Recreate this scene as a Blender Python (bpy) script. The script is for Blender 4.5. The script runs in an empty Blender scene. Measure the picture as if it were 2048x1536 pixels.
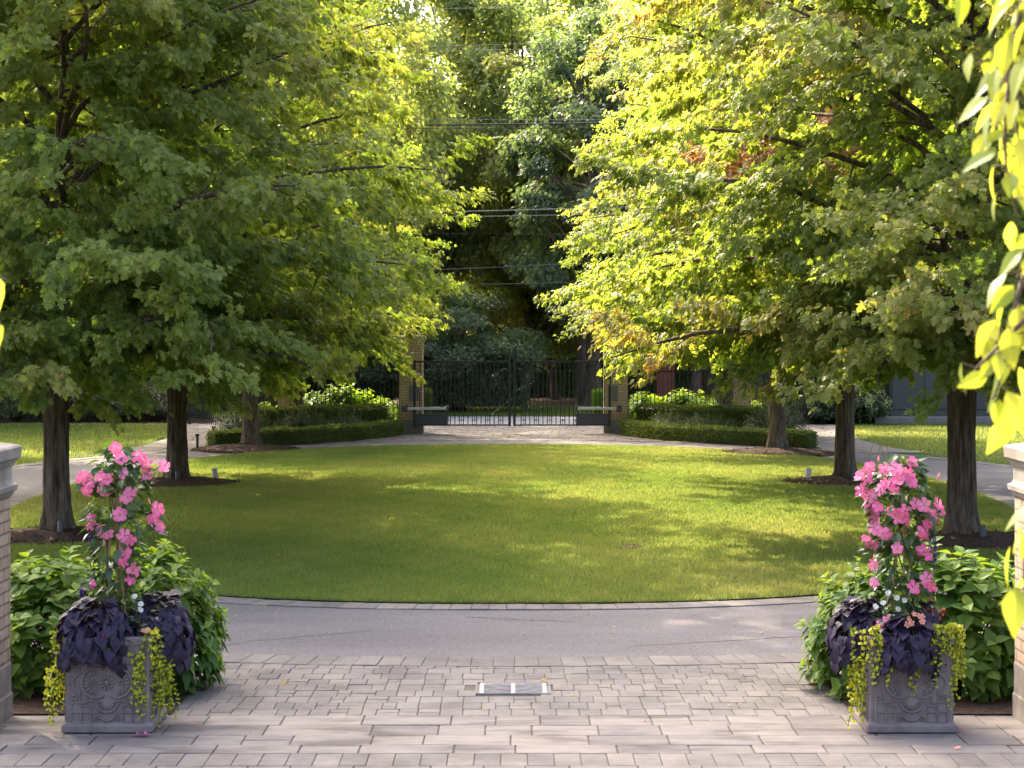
import bpy, math, random
import numpy as np
from mathutils import Vector, Matrix

PI = math.pi
scene = bpy.context.scene
COL = scene.collection
R = math.radians

# ------------------------------------------------------------------ scene graph helpers
def link(o, parent=None):
    COL.objects.link(o)
    if parent is not None:
        o.parent = parent
    return o

def tag(o, label=None, cat=None, group=None, kind=None):
    if label: o['label'] = label
    if cat: o['category'] = cat
    if group: o['group'] = group
    if kind: o['kind'] = kind
    return o

def thing(name, label, cat, loc=(0, 0, 0), rz=0.0, group=None):
    o = bpy.data.objects.new(name, None)
    o.empty_display_size = 0.2
    o.location = loc
    o.rotation_euler = (0, 0, rz)
    link(o)
    return tag(o, label, cat, group)

def obj(name, mesh, parent=None, loc=(0, 0, 0), rz=0.0):
    o = bpy.data.objects.new(name, mesh)
    o.location = loc
    o.rotation_euler = (0, 0, rz)
    return link(o, parent)

class MB:
    """collects vertices and faces and builds one mesh"""
    def __init__(s):
        s.V = []; s.F = []; s.T = []; s.UV = []; s.n = 0
    def add(s, V, F, mat=0, tint=0.5, smooth=False):
        V = np.asarray(V, dtype=np.float32).reshape(-1, 3)
        F = np.asarray(F, dtype=np.int64)
        s.V.append(V)
        t = np.broadcast_to(np.asarray(tint, dtype=np.float32), (len(V),))
        s.T.append(t)
        s.F.append((F + s.n, mat, smooth))
        s.n += len(V)
    def mesh(s, name, mats):
        me = bpy.data.meshes.new(name)
        V = np.concatenate(s.V); T = np.concatenate(s.T)
        loops = np.concatenate([f.ravel() for f, _, _ in s.F]).astype(np.int32)
        sizes = np.concatenate([np.full(len(f), f.shape[1], dtype=np.int32) for f, _, _ in s.F])
        mi = np.concatenate([np.full(len(f), m, dtype=np.int32) for f, m, _ in s.F])
        sm = np.concatenate([np.full(len(f), q, dtype=bool) for f, _, q in s.F])
        starts = np.concatenate([[0], np.cumsum(sizes)[:-1]]).astype(np.int32)
        me.vertices.add(len(V)); me.vertices.foreach_set('co', V.ravel())
        me.loops.add(len(loops)); me.loops.foreach_set('vertex_index', loops)
        me.polygons.add(len(sizes)); me.polygons.foreach_set('loop_start', starts)
        me.polygons.foreach_set('material_index', mi)
        me.polygons.foreach_set('use_smooth', sm)
        a = me.attributes.new('tint', 'FLOAT', 'POINT'); a.data.foreach_set('value', T)
        me.update(calc_edges=True)
        for m in (mats if isinstance(mats, (list, tuple)) else [mats]):
            me.materials.append(m)
        return me
    def build(s, name, mats, parent=None, loc=(0, 0, 0), rz=0.0):
        return obj(name, s.mesh(name, mats), parent, loc, rz)

def box(mb, x0, x1, y0, y1, z0, z1, mat=0, tint=0.5, bev=0.0):
    if bev <= 0:
        V = [(x0,y0,z0),(x1,y0,z0),(x1,y1,z0),(x0,y1,z0),(x0,y0,z1),(x1,y0,z1),(x1,y1,z1),(x0,y1,z1)]
        F = [(0,3,2,1),(4,5,6,7),(0,1,5,4),(1,2,6,5),(2,3,7,6),(3,0,4,7)]
        mb.add(V, F, mat, tint); return
    b = bev
    loft(mb, [((x0+x1)/2,(y0+y1)/2,(x1-x0)/2-b,(y1-y0)/2-b,z0),((x0+x1)/2,(y0+y1)/2,(x1-x0)/2,(y1-y0)/2,z0+b),
              ((x0+x1)/2,(y0+y1)/2,(x1-x0)/2,(y1-y0)/2,z1-b),((x0+x1)/2,(y0+y1)/2,(x1-x0)/2-b,(y1-y0)/2-b,z1)], 0, mat, tint)

def loft(mb, prof, ch=0.0, mat=0, tint=0.5, cap=(True, True)):
    """prof: list of (cx, cy, hx, hy, z) rectangles, chamfered by ch at the corners"""
    rings = []
    for cx, cy, hx, hy, z in prof:
        if ch > 0:
            p = [(-hx+ch,-hy),(hx-ch,-hy),(hx,-hy+ch),(hx,hy-ch),(hx-ch,hy),(-hx+ch,hy),(-hx,hy-ch),(-hx,-hy+ch)]
        else:
            p = [(-hx,-hy),(hx,-hy),(hx,hy),(-hx,hy)]
        rings.append([(cx+a, cy+b, z) for a, b in p])
    k = len(rings[0])
    V = [v for r in rings for v in r]
    F = []
    for i in range(len(rings)-1):
        for j in range(k):
            F.append((i*k+j, i*k+(j+1)%k, (i+1)*k+(j+1)%k, (i+1)*k+j))
    mb.add(V, F, mat, tint)
    if cap[0]: mb.add(rings[0], [tuple(range(k))[::-1]], mat, tint)
    if cap[1]: mb.add(rings[-1], [tuple(range(k))], mat, tint)

def tube(mb, pts, rad, sides=8, mat=0, tint=0.5, cap=False, smooth=True, wob=0.0, rng=None):
    P = np.asarray(pts, dtype=np.float64)
    n = len(P)
    r = np.broadcast_to(np.asarray(rad, dtype=np.float64), (n,))
    d = np.gradient(P, axis=0)
    d /= np.linalg.norm(d, axis=1)[:, None] + 1e-9
    ref = np.array([0.0, 0, 1]) if abs(d[:, 2]).mean() < 0.7 else np.array([1.0, 0.05, 0])
    u = np.cross(d, ref); u /= np.linalg.norm(u, axis=1)[:, None] + 1e-9
    w = np.cross(d, u)
    a = np.linspace(0, 2*PI, sides, endpoint=False)
    rr = r[:, None] * np.ones((1, sides))
    if wob and rng is not None:
        rr = rr * (1 + wob * rng.standard_normal((1, sides)) + wob*0.5*rng.standard_normal((n, sides)))
    V = P[:, None, :] + rr[..., None] * (np.cos(a)[None, :, None]*u[:, None, :] + np.sin(a)[None, :, None]*w[:, None, :])
    i = np.arange(n-1)[:, None]*sides; j = np.arange(sides)[None, :]; jn = (j+1) % sides
    F = np.stack([i+j, i+jn, i+sides+jn, i+sides+j], axis=-1).reshape(-1, 4)
    mb.add(V.reshape(-1, 3), F, mat, tint, smooth)
    if cap:
        mb.add(V[-1], [tuple(range(sides))], mat, tint)
        mb.add(V[0], [tuple(range(sides))[::-1]], mat, tint)

def nrm(a):
    return a / (np.linalg.norm(a, axis=-1, keepdims=True) + 1e-9)

def leaves(mb, tpl, pos, d, nv, size, tint, mat=0, wide=1.0):
    """tpl = (verts k,3 ; faces m,3or4); leaf runs along +Y of the template, face normal +Z"""
    TV, TF = tpl
    pos = np.asarray(pos, dtype=np.float32); N = len(pos)
    if N == 0: return
    d = nrm(np.asarray(d, dtype=np.float32))
    nv = np.asarray(nv, dtype=np.float32)
    nv = nrm(nv - (nv*d).sum(1, keepdims=True)*d)
    x = np.cross(d, nv)
    s = np.broadcast_to(np.asarray(size, dtype=np.float32), (N,))[:, None, None]
    V = pos[:, None, :] + s*(wide*TV[None, :, 0:1]*x[:, None, :] + TV[None, :, 1:2]*d[:, None, :] + TV[None, :, 2:3]*nv[:, None, :])
    k = len(TV)
    F = (np.asarray(TF)[None] + (np.arange(N)*k)[:, None, None]).reshape(-1, np.asarray(TF).shape[1])
    t = np.repeat(np.broadcast_to(np.asarray(tint, dtype=np.float32), (N,)), k)
    mb.add(V.reshape(-1, 3), F, mat, t)

A = np.array
# maple leaf: five pointed lobes round a centre
_h = [(0.0,0.0,0),(0.38,-0.04,-.07),(0.22,0.20,.02),(0.58,0.48,-.10),(0.20,0.50,.03),(0.27,0.74,-.02)]
_pts = [(0,0.34,0.03)] + _h + [(0,1.05,-.13)] + [(-a,b,c) for a,b,c in _h[:0:-1]]
MAPLE = (A(_pts, dtype=np.float32), A([(0,i,i+1 if i < len(_pts)-1 else 1) for i in range(1, len(_pts))]))
_hl = [(0.0,0.0,0),(0.52,0.42,-.08),(0.2,0.52,.02)]
_p2 = [(0,0.36,0.03)] + _hl + [(0,1.0,-.12)] + [(-a,b,c) for a,b,c in _hl[:0:-1]]
MAPLE_FAR = (A(_p2, dtype=np.float32), A([(0,i,i+1 if i < len(_p2)-1 else 1) for i in range(1, len(_p2))]))
DIAMOND = (A([(0,0,0),(0.36,0.45,.05),(0,1,-.1),(-0.36,0.45,.05)], dtype=np.float32), A([(0,1,2),(0,2,3)]))
def ovate(w=0.36, droop=0.22, fold=0.10, heart=0.0, tip=1.0):
    ys = [0.0, 0.14, 0.34, 0.56, 0.78, 1.0]
    ws = [0.02, 0.62*w if not heart else 0.98*w, w, 0.84*w, 0.45*w, 0.0]
    V = []; F = []
    for y, ww in zip(ys, ws):
        z = -droop*y*y
        yo = -heart*0.16 if (heart and abs(y-0.14) < .01) else 0
        V += [(-ww, y+yo, z+fold*(ww/w)), (0, y, z), (ww, y+yo, z+fold*(ww/w))]
    for i in range(5):
        a = i*3
        F += [(a, a+1, a+4, a+3), (a+1, a+2, a+5, a+4)]
    V = A(V, dtype=np.float32)
    V[15] = V[17] = V[16]
    V[15, 0] -= .012; V[17, 0] += .012
    return V, A(F)
OVATE = ovate()
PEAR = ovate(0.24, 0.16, 0.05)
HEART = ovate(0.46, 0.30, 0.10, 1.0)
LANCE = ovate(0.17, 0.25, 0.05)
_a = np.linspace(0, 2*PI, 6, endpoint=False)
ROUND = (A([(0.5*math.cos(t), 0.5+0.5*math.sin(t), 0.06*math.cos(2*t)) for t in _a], dtype=np.float32), A([(0,1,2,3),(0,3,4,5)]))

# ------------------------------------------------------------------ materials
def new_mat(name):
    m = bpy.data.materials.new(name); m.use_nodes = True
    nt = m.node_tree; nt.nodes.clear()
    out = nt.nodes.new('ShaderNodeOutputMaterial')
    return m, nt, out

def node(nt, t, **kw):
    n = nt.nodes.new(t)
    for k, v in kw.items():
        if hasattr(n, k): setattr(n, k, v)
        else: n.inputs[k.replace('_', ' ')].default_value = v
    return n

def c4(c): return (c[0], c[1], c[2], 1.0)

def ramp(nt, stops, src):
    r = nt.nodes.new('ShaderNodeValToRGB')
    e = r.color_ramp.elements
    while len(e) < len(stops): e.new(0.5)
    for i, (p, c) in enumerate(stops):
        e[i].position = p; e[i].color = c4(c)
    nt.links.new(src, r.inputs['Fac'])
    return r

def leaf_mat(name, stops, tstops, trans=0.45, rough=0.45, spec=0.35):
    m, nt, out = new_mat(name)
    at = node(nt, 'ShaderNodeAttribute', attribute_name='tint')
    c1 = ramp(nt, stops, at.outputs['Fac'])
    c2 = ramp(nt, tstops, at.outputs['Fac'])
    p = node(nt, 'ShaderNodeBsdfPrincipled')
    p.inputs['Roughness'].default_value = rough
    p.inputs['Specular IOR Level'].default_value = spec
    nt.links.new(c1.outputs[0], p.inputs['Base Color'])
    t = node(nt, 'ShaderNodeBsdfTranslucent')
    nt.links.new(c2.outputs[0], t.inputs['Color'])
    mx = node(nt, 'ShaderNodeMixShader'); mx.inputs[0].default_value = trans
    nt.links.new(p.outputs[0], mx.inputs[1]); nt.links.new(t.outputs[0], mx.inputs[2])
    nt.links.new(mx.outputs[0], out.inputs['Surface'])
    return m

def noise_mat(name, stops, scale=8.0, rough=0.85, bump=0.0, bscale=None, spec=0.3, stretch=(1,1,1), detail=6.0, tint=None, metal=0.0, coord='Object', second=None, bdist=0.02):
    """colour from noise, optional per-vertex tint multiply, optional bump"""
    m, nt, out = new_mat(name)
    tc = node(nt, 'ShaderNodeTexCoord')
    mp = node(nt, 'ShaderNodeMapping'); mp.inputs['Scale'].default_value = stretch
    nt.links.new(tc.outputs[coord], mp.inputs['Vector'])
    n = node(nt, 'ShaderNodeTexNoise'); n.inputs['Scale'].default_value = scale; n.inputs['Detail'].default_value = detail
    n.inputs['Roughness'].default_value = 0.62
    nt.links.new(mp.outputs[0], n.inputs['Vector'])
    c = ramp(nt, stops, n.outputs['Fac'])
    col = c.outputs[0]
    if second:
        s2, st2, fac = second
        n2 = node(nt, 'ShaderNodeTexNoise'); n2.inputs['Scale'].default_value = s2; n2.inputs['Detail'].default_value = 4
        nt.links.new(mp.outputs[0], n2.inputs['Vector'])
        cc = ramp(nt, st2, n2.outputs['Fac'])
        mm = node(nt, 'ShaderNodeMix', data_type='RGBA', blend_type='MULTIPLY'); mm.inputs[0].default_value = fac
        nt.links.new(col, mm.inputs[6]); nt.links.new(cc.outputs[0], mm.inputs[7]); col = mm.outputs[2]
    if tint:
        at = node(nt, 'ShaderNodeAttribute', attribute_name='tint')
        ct = ramp(nt, tint, at.outputs['Fac'])
        mm = node(nt, 'ShaderNodeMix', data_type='RGBA', blend_type='MULTIPLY'); mm.inputs[0].default_value = 1.0
        nt.links.new(col, mm.inputs[6]); nt.links.new(ct.outputs[0], mm.inputs[7]); col = mm.outputs[2]
    p = node(nt, 'ShaderNodeBsdfPrincipled')
    p.inputs['Roughness'].default_value = rough; p.inputs['Specular IOR Level'].default_value = spec
    p.inputs['Metallic'].default_value = metal
    nt.links.new(col, p.inputs['Base Color'])
    if bump:
        nb = node(nt, 'ShaderNodeTexNoise'); nb.inputs['Scale'].default_value = bscale or scale*3; nb.inputs['Detail'].default_value = 5
        nt.links.new(mp.outputs[0], nb.inputs['Vector'])
        b = node(nt, 'ShaderNodeBump'); b.inputs['Strength'].default_value = bump; b.inputs['Distance'].default_value = bdist
        nt.links.new(nb.outputs['Fac'], b.inputs['Height']); nt.links.new(b.outputs[0], p.inputs['Normal'])
    nt.links.new(p.outputs[0], out.inputs['Surface'])
    return m

def brick_mat(name, ca, cb, mortar, bw=0.30, bh=0.097, ms=0.010):
    """bricks on vertical faces of an upright box, laid in object space"""
    m, nt, out = new_mat(name)
    tc = node(nt, 'ShaderNodeTexCoord'); ge = node(nt, 'ShaderNodeNewGeometry')
    sx = node(nt, 'ShaderNodeSeparateXYZ'); nt.links.new(tc.outputs['Object'], sx.inputs[0])
    sn = node(nt, 'ShaderNodeSeparateXYZ'); nt.links.new(ge.outputs['True Normal'], sn.inputs[0])
    ab = node(nt, 'ShaderNodeMath', operation='ABSOLUTE'); nt.links.new(sn.outputs['X'], ab.inputs[0])
    gt = node(nt, 'ShaderNodeMath', operation='GREATER_THAN'); nt.links.new(ab.outputs[0], gt.inputs[0]); gt.inputs[1].default_value = 0.5
    mu = node(nt, 'ShaderNodeMix', data_type='FLOAT')
    nt.links.new(gt.outputs[0], mu.inputs[0]); nt.links.new(sx.outputs['X'], mu.inputs[2]); nt.links.new(sx.outputs['Y'], mu.inputs[3])
    cb_ = node(nt, 'ShaderNodeCombineXYZ'); nt.links.new(mu.outputs[0], cb_.inputs['X']); nt.links.new(sx.outputs['Z'], cb_.inputs['Y'])
    br = node(nt, 'ShaderNodeTexBrick'); br.offset = 0.5
    br.inputs['Color1'].default_value = c4(ca); br.inputs['Color2'].default_value = c4(cb); br.inputs['Mortar'].default_value = c4(mortar)
    br.inputs['Scale'].default_value = 1.0; br.inputs['Mortar Size'].default_value = ms; br.inputs['Mortar Smooth'].default_value = 0.25
    br.inputs['Brick Width'].default_value = bw; br.inputs['Row Height'].default_value = bh
    nt.links.new(cb_.outputs[0], br.inputs['Vector'])
    n = node(nt, 'ShaderNodeTexNoise'); n.inputs['Scale'].default_value = 14; n.inputs['Detail'].default_value = 6
    nt.links.new(tc.outputs['Object'], n.inputs['Vector'])
    rr = ramp(nt, [(0.3, (.62,.6,.58)), (0.7, (1.1,1.08,1.05))], n.outputs['Fac'])
    mm = node(nt, 'ShaderNodeMix', data_type='RGBA', blend_type='MULTIPLY'); mm.inputs[0].default_value = 0.8
    nt.links.new(br.outputs['Color'], mm.inputs[6]); nt.links.new(rr.outputs[0], mm.inputs[7])
    p = node(nt, 'ShaderNodeBsdfPrincipled'); p.inputs['Roughness'].default_value = 0.9; p.inputs['Specular IOR Level'].default_value = 0.2
    nt.links.new(mm.outputs[2], p.inputs['Base Color'])
    b = node(nt, 'ShaderNodeBump'); b.inputs['Strength'].default_value = 0.8; b.inputs['Distance'].default_value = 0.008; b.invert = True
    nt.links.new(br.outputs['Fac'], b.inputs['Height']); nt.links.new(b.outputs[0], p.inputs['Normal'])
    nt.links.new(p.outputs[0], out.inputs['Surface'])
    return m

def plain(name, col, rough=0.5, metal=0.0, spec=0.5):
    return noise_mat(name, [(0.3, tuple(x*0.85 for x in col)), (0.7, tuple(min(1, x*1.12) for x in col))], 12, rough, 0, spec=spec, metal=metal)

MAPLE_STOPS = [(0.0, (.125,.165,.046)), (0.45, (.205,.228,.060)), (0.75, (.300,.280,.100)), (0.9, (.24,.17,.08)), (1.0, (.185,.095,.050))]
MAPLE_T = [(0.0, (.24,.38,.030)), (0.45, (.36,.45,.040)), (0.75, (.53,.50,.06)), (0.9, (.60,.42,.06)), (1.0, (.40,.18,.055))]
m_maple = leaf_mat('maple_leaf', MAPLE_STOPS, MAPLE_T, 0.5, 0.5, 0.22)
m_woods = leaf_mat('woodland_leaf', [(0.0, (.125,.160,.080)), (0.5, (.19,.225,.088)), (1.0, (.27,.27,.100))],
                   [(0.0, (.24,.37,.08)), (0.5, (.38,.47,.09)), (1.0, (.54,.56,.10))], 0.48, 0.55, 0.2)
m_dark = leaf_mat('dark_leaf', [(0.0, (.048,.072,.050)), (1.0, (.12,.16,.092))], [(0.0, (.10,.18,.05)), (1.0, (.32,.43,.09))], 0.4, 0.5, 0.3)
m_box = leaf_mat('boxwood_leaf', [(0.0, (.046,.074,.018)), (1.0, (.135,.168,.040))], [(0.0, (.12,.20,.02)), (1.0, (.34,.40,.03))], 0.38, 0.4, 0.35)
m_shrub = leaf_mat('shrub_leaf', [(0.0, (.045,.072,.034)), (0.7, (.095,.130,.062)), (1.0, (.17,.10,.06))], [(0.0, (.08,.14,.03)), (0.7, (.18,.26,.05)), (1.0, (.3,.12,.05))], 0.38)
m_lime = leaf_mat('lime_leaf', [(0.0, (.06,.15,.012)), (1.0, (.16,.27,.020))], [(0.0, (.20,.40,.015)), (1.0, (.42,.56,.025))], 0.5)
m_hyd = leaf_mat('hydrangea_leaf', [(0.0, (.034,.082,.018)), (0.6, (.066,.135,.026)), (1.0, (.15,.22,.04))], [(0.0, (.14,.30,.015)), (1.0, (.42,.55,.03))], 0.36, 0.55, 0.2)
m_mand = leaf_mat('mandevilla_leaf', [(0.0, (.018,.045,.016)), (1.0, (.055,.10,.03))], [(0.0, (.08,.18,.015)), (1.0, (.22,.33,.03))], 0.28, 0.3, 0.5)
m_purple = leaf_mat('sweet_potato_leaf', [(0.0, (.013,.009,.021)), (1.0, (.036,.024,.055))], [(0.0, (.04,.01,.03)), (1.0, (.07,.02,.06))], 0.14, 0.5, 0.28)
m_jenny = leaf_mat('creeping_jenny_leaf', [(0.0, (.28,.33,.016)), (0.7, (.46,.50,.024)), (1.0, (.62,.54,.028))], [(0.0, (.35,.42,.01)), (1.0, (.7,.6,.02))], 0.4)
m_pear = leaf_mat('pear_leaf', [(0.0, (.10,.16,.045)), (1.0, (.22,.26,.06))], [(0.0, (.36,.44,.025)), (1.0, (.62,.60,.05))], 0.52, 0.38, 0.22)
m_zin = leaf_mat('zinnia_leaf', [(0.0, (.07,.12,.05)), (1.0, (.20,.25,.13))], [(0.0, (.15,.25,.05)), (1.0, (.3,.4,.12))], 0.35)
m_grass = leaf_mat('grass_blade', [(0.0, (.048,.104,.022)), (0.55, (.090,.154,.036)), (1.0, (.21,.205,.080))], [(0.0, (.21,.32,.05)), (0.55, (.41,.44,.085)), (1.0, (.62,.53,.16))], 0.40, 0.55, 0.2)

m_lawn = noise_mat('lawn_turf', [(0.25, (.040,.074,.020)), (0.55, (.066,.104,.030)), (0.8, (.105,.118,.044))], 1.6, 0.95, 0.6, 60, 0.1, coord='Object')
m_ground = noise_mat('ground_turf', [(0.25, (.030,.056,.012)), (0.8, (.060,.080,.022))], 0.6, 0.95, 0.5, 20, 0.1)
m_soil = noise_mat('mulch', [(0.3, (.034,.022,.016)), (0.55, (.075,.050,.037)), (0.8, (.13,.090,.068))], 22, 0.95, 1.0, 45, 0.1, bdist=0.05)
m_asphalt = noise_mat('asphalt', [(0.25, (.096,.087,.089)), (0.55, (.123,.112,.114)), (0.8, (.150,.137,.138))], 0.8, 0.9, 0.35, 180, 0.25, stretch=(0.5,1.2,1),
                      second=(48, [(0.30, (.50,.50,.50)), (0.5, (.95,.95,.95)), (0.72, (1.45,1.45,1.45))], 0.75), bdist=0.006)
m_street = noise_mat('street_surface', [(0.3, (.22,.21,.21)), (0.7, (.28,.27,.27))], 1.2, 0.9, 0.2, 90, 0.2)
TP = [(0.0, (.78,.76,.78)), (0.5, (.96,.95,.95)), (1.0, (1.14,1.10,1.05))]
m_paver = noise_mat('paver_stone', [(0.3, (.138,.125,.115)), (0.7, (.178,.163,.150))], 9, 0.85, 0.5, 60, 0.25, tint=TP, bdist=0.006,
                    second=(1.6, [(0.34, (.66,.65,.65)), (0.6, (1.06,1.05,1.04))], 0.85))
m_slab = noise_mat('walk_stone', [(0.3, (.146,.131,.120)), (0.7, (.204,.186,.171))], 5, 0.85, 0.5, 40, 0.25, tint=TP, stretch=(0.6,1.6,1), bdist=0.008,
                   second=(2.2, [(0.36, (.45,.43,.43)), (0.46, (.85,.84,.84)), (0.56, (1.05,1.04,1.03))], 0.85))
m_joint = noise_mat('joint_sand', [(0.35, (.075,.066,.052)), (0.55, (.125,.110,.094)), (0.72, (.080,.100,.036))], 6, 0.95, 0.4, 60, 0.1)
m_bark = noise_mat('maple_bark', [(0.33, (.048,.034,.025)), (0.52, (.14,.105,.078)), (0.75, (.26,.205,.16))], 16, 0.92, 1.0, 20, 0.15, stretch=(1.6,1.6,0.16), bdist=0.06,
                   second=(2.5, [(0.35, (.6,.6,.6)), (0.65, (1.1,1.1,1.05))], 0.8))
m_twig = noise_mat('twig_bark', [(0.3, (.060,.042,.032)), (0.7, (.125,.090,.066))], 20, 0.85, 0.3)
m_stem = noise_mat('green_stem', [(0.3, (.05,.065,.02)), (0.7, (.10,.11,.04))], 20, 0.7)
m_cane = noise_mat('bamboo_cane', [(0.3, (.26,.17,.08)), (0.7, (.38,.27,.14))], 20, 0.6)
m_brick = brick_mat('buff_brick', (.47,.345,.255), (.385,.275,.205), (.20,.165,.14))
m_brick_far = brick_mat('ochre_brick', (.58,.43,.24), (.48,.35,.19), (.26,.20,.15), 0.28, 0.085, 0.008)
m_brick_red = brick_mat('red_brick', (.30,.085,.055), (.24,.07,.05), (.16,.12,.10), 0.24, 0.08, 0.008)
m_lime_stone = noise_mat('limestone', [(0.3, (.20,.172,.145)), (0.6, (.29,.262,.225)), (0.8, (.34,.305,.265))], 5, 0.85, 0.35, 40, 0.25, bdist=0.006,
                         second=(1.7, [(0.35, (.7,.68,.66)), (0.6, (1.05,1.05,1.05))], 0.8))
m_planter = noise_mat('cast_stone', [(0.3, (.134,.108,.104)), (0.6, (.186,.154,.146)), (0.8, (.222,.186,.173))], 6, 0.8, 0.3, 60, 0.3, bdist=0.005,
                      second=(1.8, [(0.35, (.75,.73,.72)), (0.6, (1.05,1.04,1.03))], 0.8))
m_iron = plain('black_iron', (.012,.012,.014), 0.45)
m_grey = plain('grey_metal', (.46,.47,.44), 0.45, 0.2)
m_panel = plain('olive_panel', (.14,.145,.115), 0.5)
m_dpanel = plain('dark_panel', (.045,.046,.05), 0.5)
m_conc = noise_mat('concrete', [(0.3, (.16,.15,.13)), (0.7, (.24,.22,.20))], 5, 0.9, 0.3, 40)
m_galv = noise_mat('galvanised', [(0.3, (.12,.117,.126)), (0.7, (.19,.185,.20))], 14, 0.5, 0.15, 80, metal=0.25)
m_white = plain('white_enamel', (.62,.60,.58), 0.5)
m_cable = plain('cable_grey', (.20,.20,.20), 0.6)
m_cable_d = plain('cable_black', (.02,.02,.02), 0.6)
m_pole = noise_mat('pole_wood', [(0.3, (.14,.115,.10)), (0.7, (.24,.205,.18))], 10, 0.9, 0.5, 30, stretch=(2,2,.2))

def petal_mat(name, a, b, tr=0.35):
    return leaf_mat(name, [(0.0, a), (1.0, b)], [(0.0, a), (1.0, b)], tr, 0.45, 0.25)
m_pink = petal_mat('pink_petal', (.72,.060,.25), (.86,.30,.50))
m_throat = petal_mat('throat', (.75,.22,.10), (.80,.45,.10))
m_wpet = petal_mat('white_petal', (.78,.77,.72), (.85,.84,.80))
m_orange = petal_mat('orange_petal', (.75,.32,.05), (.8,.4,.08))
m_salmon = petal_mat('salmon_petal', (.80,.30,.20), (.85,.45,.38))
m_red = petal_mat('red_petal', (.62,.03,.05), (.72,.16,.20))
m_violet = petal_mat('violet_petal', (.055,.02,.16), (.14,.05,.30))
m_panicle = petal_mat('panicle_floret', (.22,.28,.11), (.40,.45,.22))
# ------------------------------------------------------------------ camera, sun, sky
CAM_H = 3.24
cam_d = bpy.data.cameras.new('camera')
cam_d.sensor_width = 36.0
cam_d.lens = 36.0*3900/2048
cam_d.shift_y = -109/2048
cam_d.clip_start = 0.1; cam_d.clip_end = 2000
cam_d.dof.use_dof = True; cam_d.dof.focus_distance = 32.0; cam_d.dof.aperture_fstop = 7.0
cam = bpy.data.objects.new('camera', cam_d); link(cam)
cam.location = (0, 0, CAM_H); cam.rotation_euler = (R(90), 0, 0)
scene.camera = cam

SUN_AZ = R(-31)      # from +Y, clockwise
SUN_EL = R(41)
sd = Vector((math.sin(SUN_AZ)*math.cos(SUN_EL), math.cos(SUN_AZ)*math.cos(SUN_EL), math.sin(SUN_EL)))
sl = bpy.data.lights.new('sun', 'SUN'); sl.energy = 2.25; sl.angle = R(0.55); sl.color = (1.0, 0.86, 0.62)
so = bpy.data.objects.new('sun', sl); link(so)
so.rotation_euler = (-sd).to_track_quat('-Z', 'Y').to_euler()
w = bpy.data.worlds.new('World'); scene.world = w; w.use_nodes = True
nt = w.node_tree; nt.nodes.clear()
sky = nt.nodes.new('ShaderNodeTexSky'); sky.sky_type = 'NISHITA'; sky.sun_disc = False
sky.sun_elevation = SUN_EL; sky.sun_rotation = SUN_AZ
sky.air_density = 0.7; sky.dust_density = 8.0; sky.ozone_density = 0.3
bg = nt.nodes.new('ShaderNodeBackground'); bg.inputs['Strength'].default_value = 0.15
wo = nt.nodes.new('ShaderNodeOutputWorld')
nt.links.new(sky.outputs[0], bg.inputs[0]); nt.links.new(bg.outputs[0], wo.inputs[0])
scene.view_settings.view_transform = 'Standard'; scene.view_settings.look = 'None'
scene.view_settings.exposure = 2.78; scene.view_settings.gamma = 1.0
cy = scene.cycles
cy.use_denoising = True
cy.max_bounces = 12; cy.diffuse_bounces = 8; cy.glossy_bounces = 2; cy.transmission_bounces = 4; cy.transparent_max_bounces = 4
cy.sample_clamp_indirect = 6.0
try: cy.use_light_tree = False
except Exception: pass

# ------------------------------------------------------------------ ground plan
LA, LB, LC, LN = 9.1, 15.65, 38.55, 2.45
def lawn_curve(n=240):
    t = np.linspace(0, 2*PI, n, endpoint=False)
    c, s = np.cos(t), np.sin(t)
    p = np.stack([LA*np.sign(c)*np.abs(c)**(2/LN), LC+LB*np.sign(s)*np.abs(s)**(2/LN)], 1)
    # resample evenly
    q = np.vstack([p, p[:1]]); L = np.r_[0, np.cumsum(np.linalg.norm(np.diff(q, axis=0), axis=1))]
    u = np.linspace(0, L[-1], n, endpoint=False)
    return np.stack([np.interp(u, L, q[:, 0]), np.interp(u, L, q[:, 1])], 1)
LAWN = lawn_curve()
_tan = np.roll(LAWN, -1, 0)-np.roll(LAWN, 1, 0)
LNORM = nrm(np.stack([_tan[:, 1], -_tan[:, 0]], 1))
for _ in range(3):
    LNORM = nrm(LNORM + 0.5*np.roll(LNORM, 1, 0) + 0.5*np.roll(LNORM, -1, 0))
RW = np.interp(LAWN[:, 1], [20, 40, 50, 55], [1.0, 1.0, 0.66, 0.72])    # the drive narrows towards the gate
def offs(d): return LAWN + LNORM*(d*RW)[:, None]
def in_lawn(x, y, m=0.0): return (np.abs(x)/(LA-m))**LN + (np.abs(y-LC)/(LB-m))**LN < 1.0

def sheet(name, poly, z, mat):
    mb = MB(); V = [(p[0], p[1], z) for p in poly]
    mb.add(V, [tuple(range(len(V)))], 0, 0.5)
    return tag(mb.build(name, mat), kind='structure')
def strip(mb, a, b, z, tint=0.5):
    n = len(a); V = np.concatenate([np.c_[a, np.full(n, z)], np.c_[b, np.full(n, z)]])
    i = np.arange(n); j = (i+1) % n
    mb.add(V, np.stack([i, n+i, n+j, j], 1)[:, ::-1], 0, tint)

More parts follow.
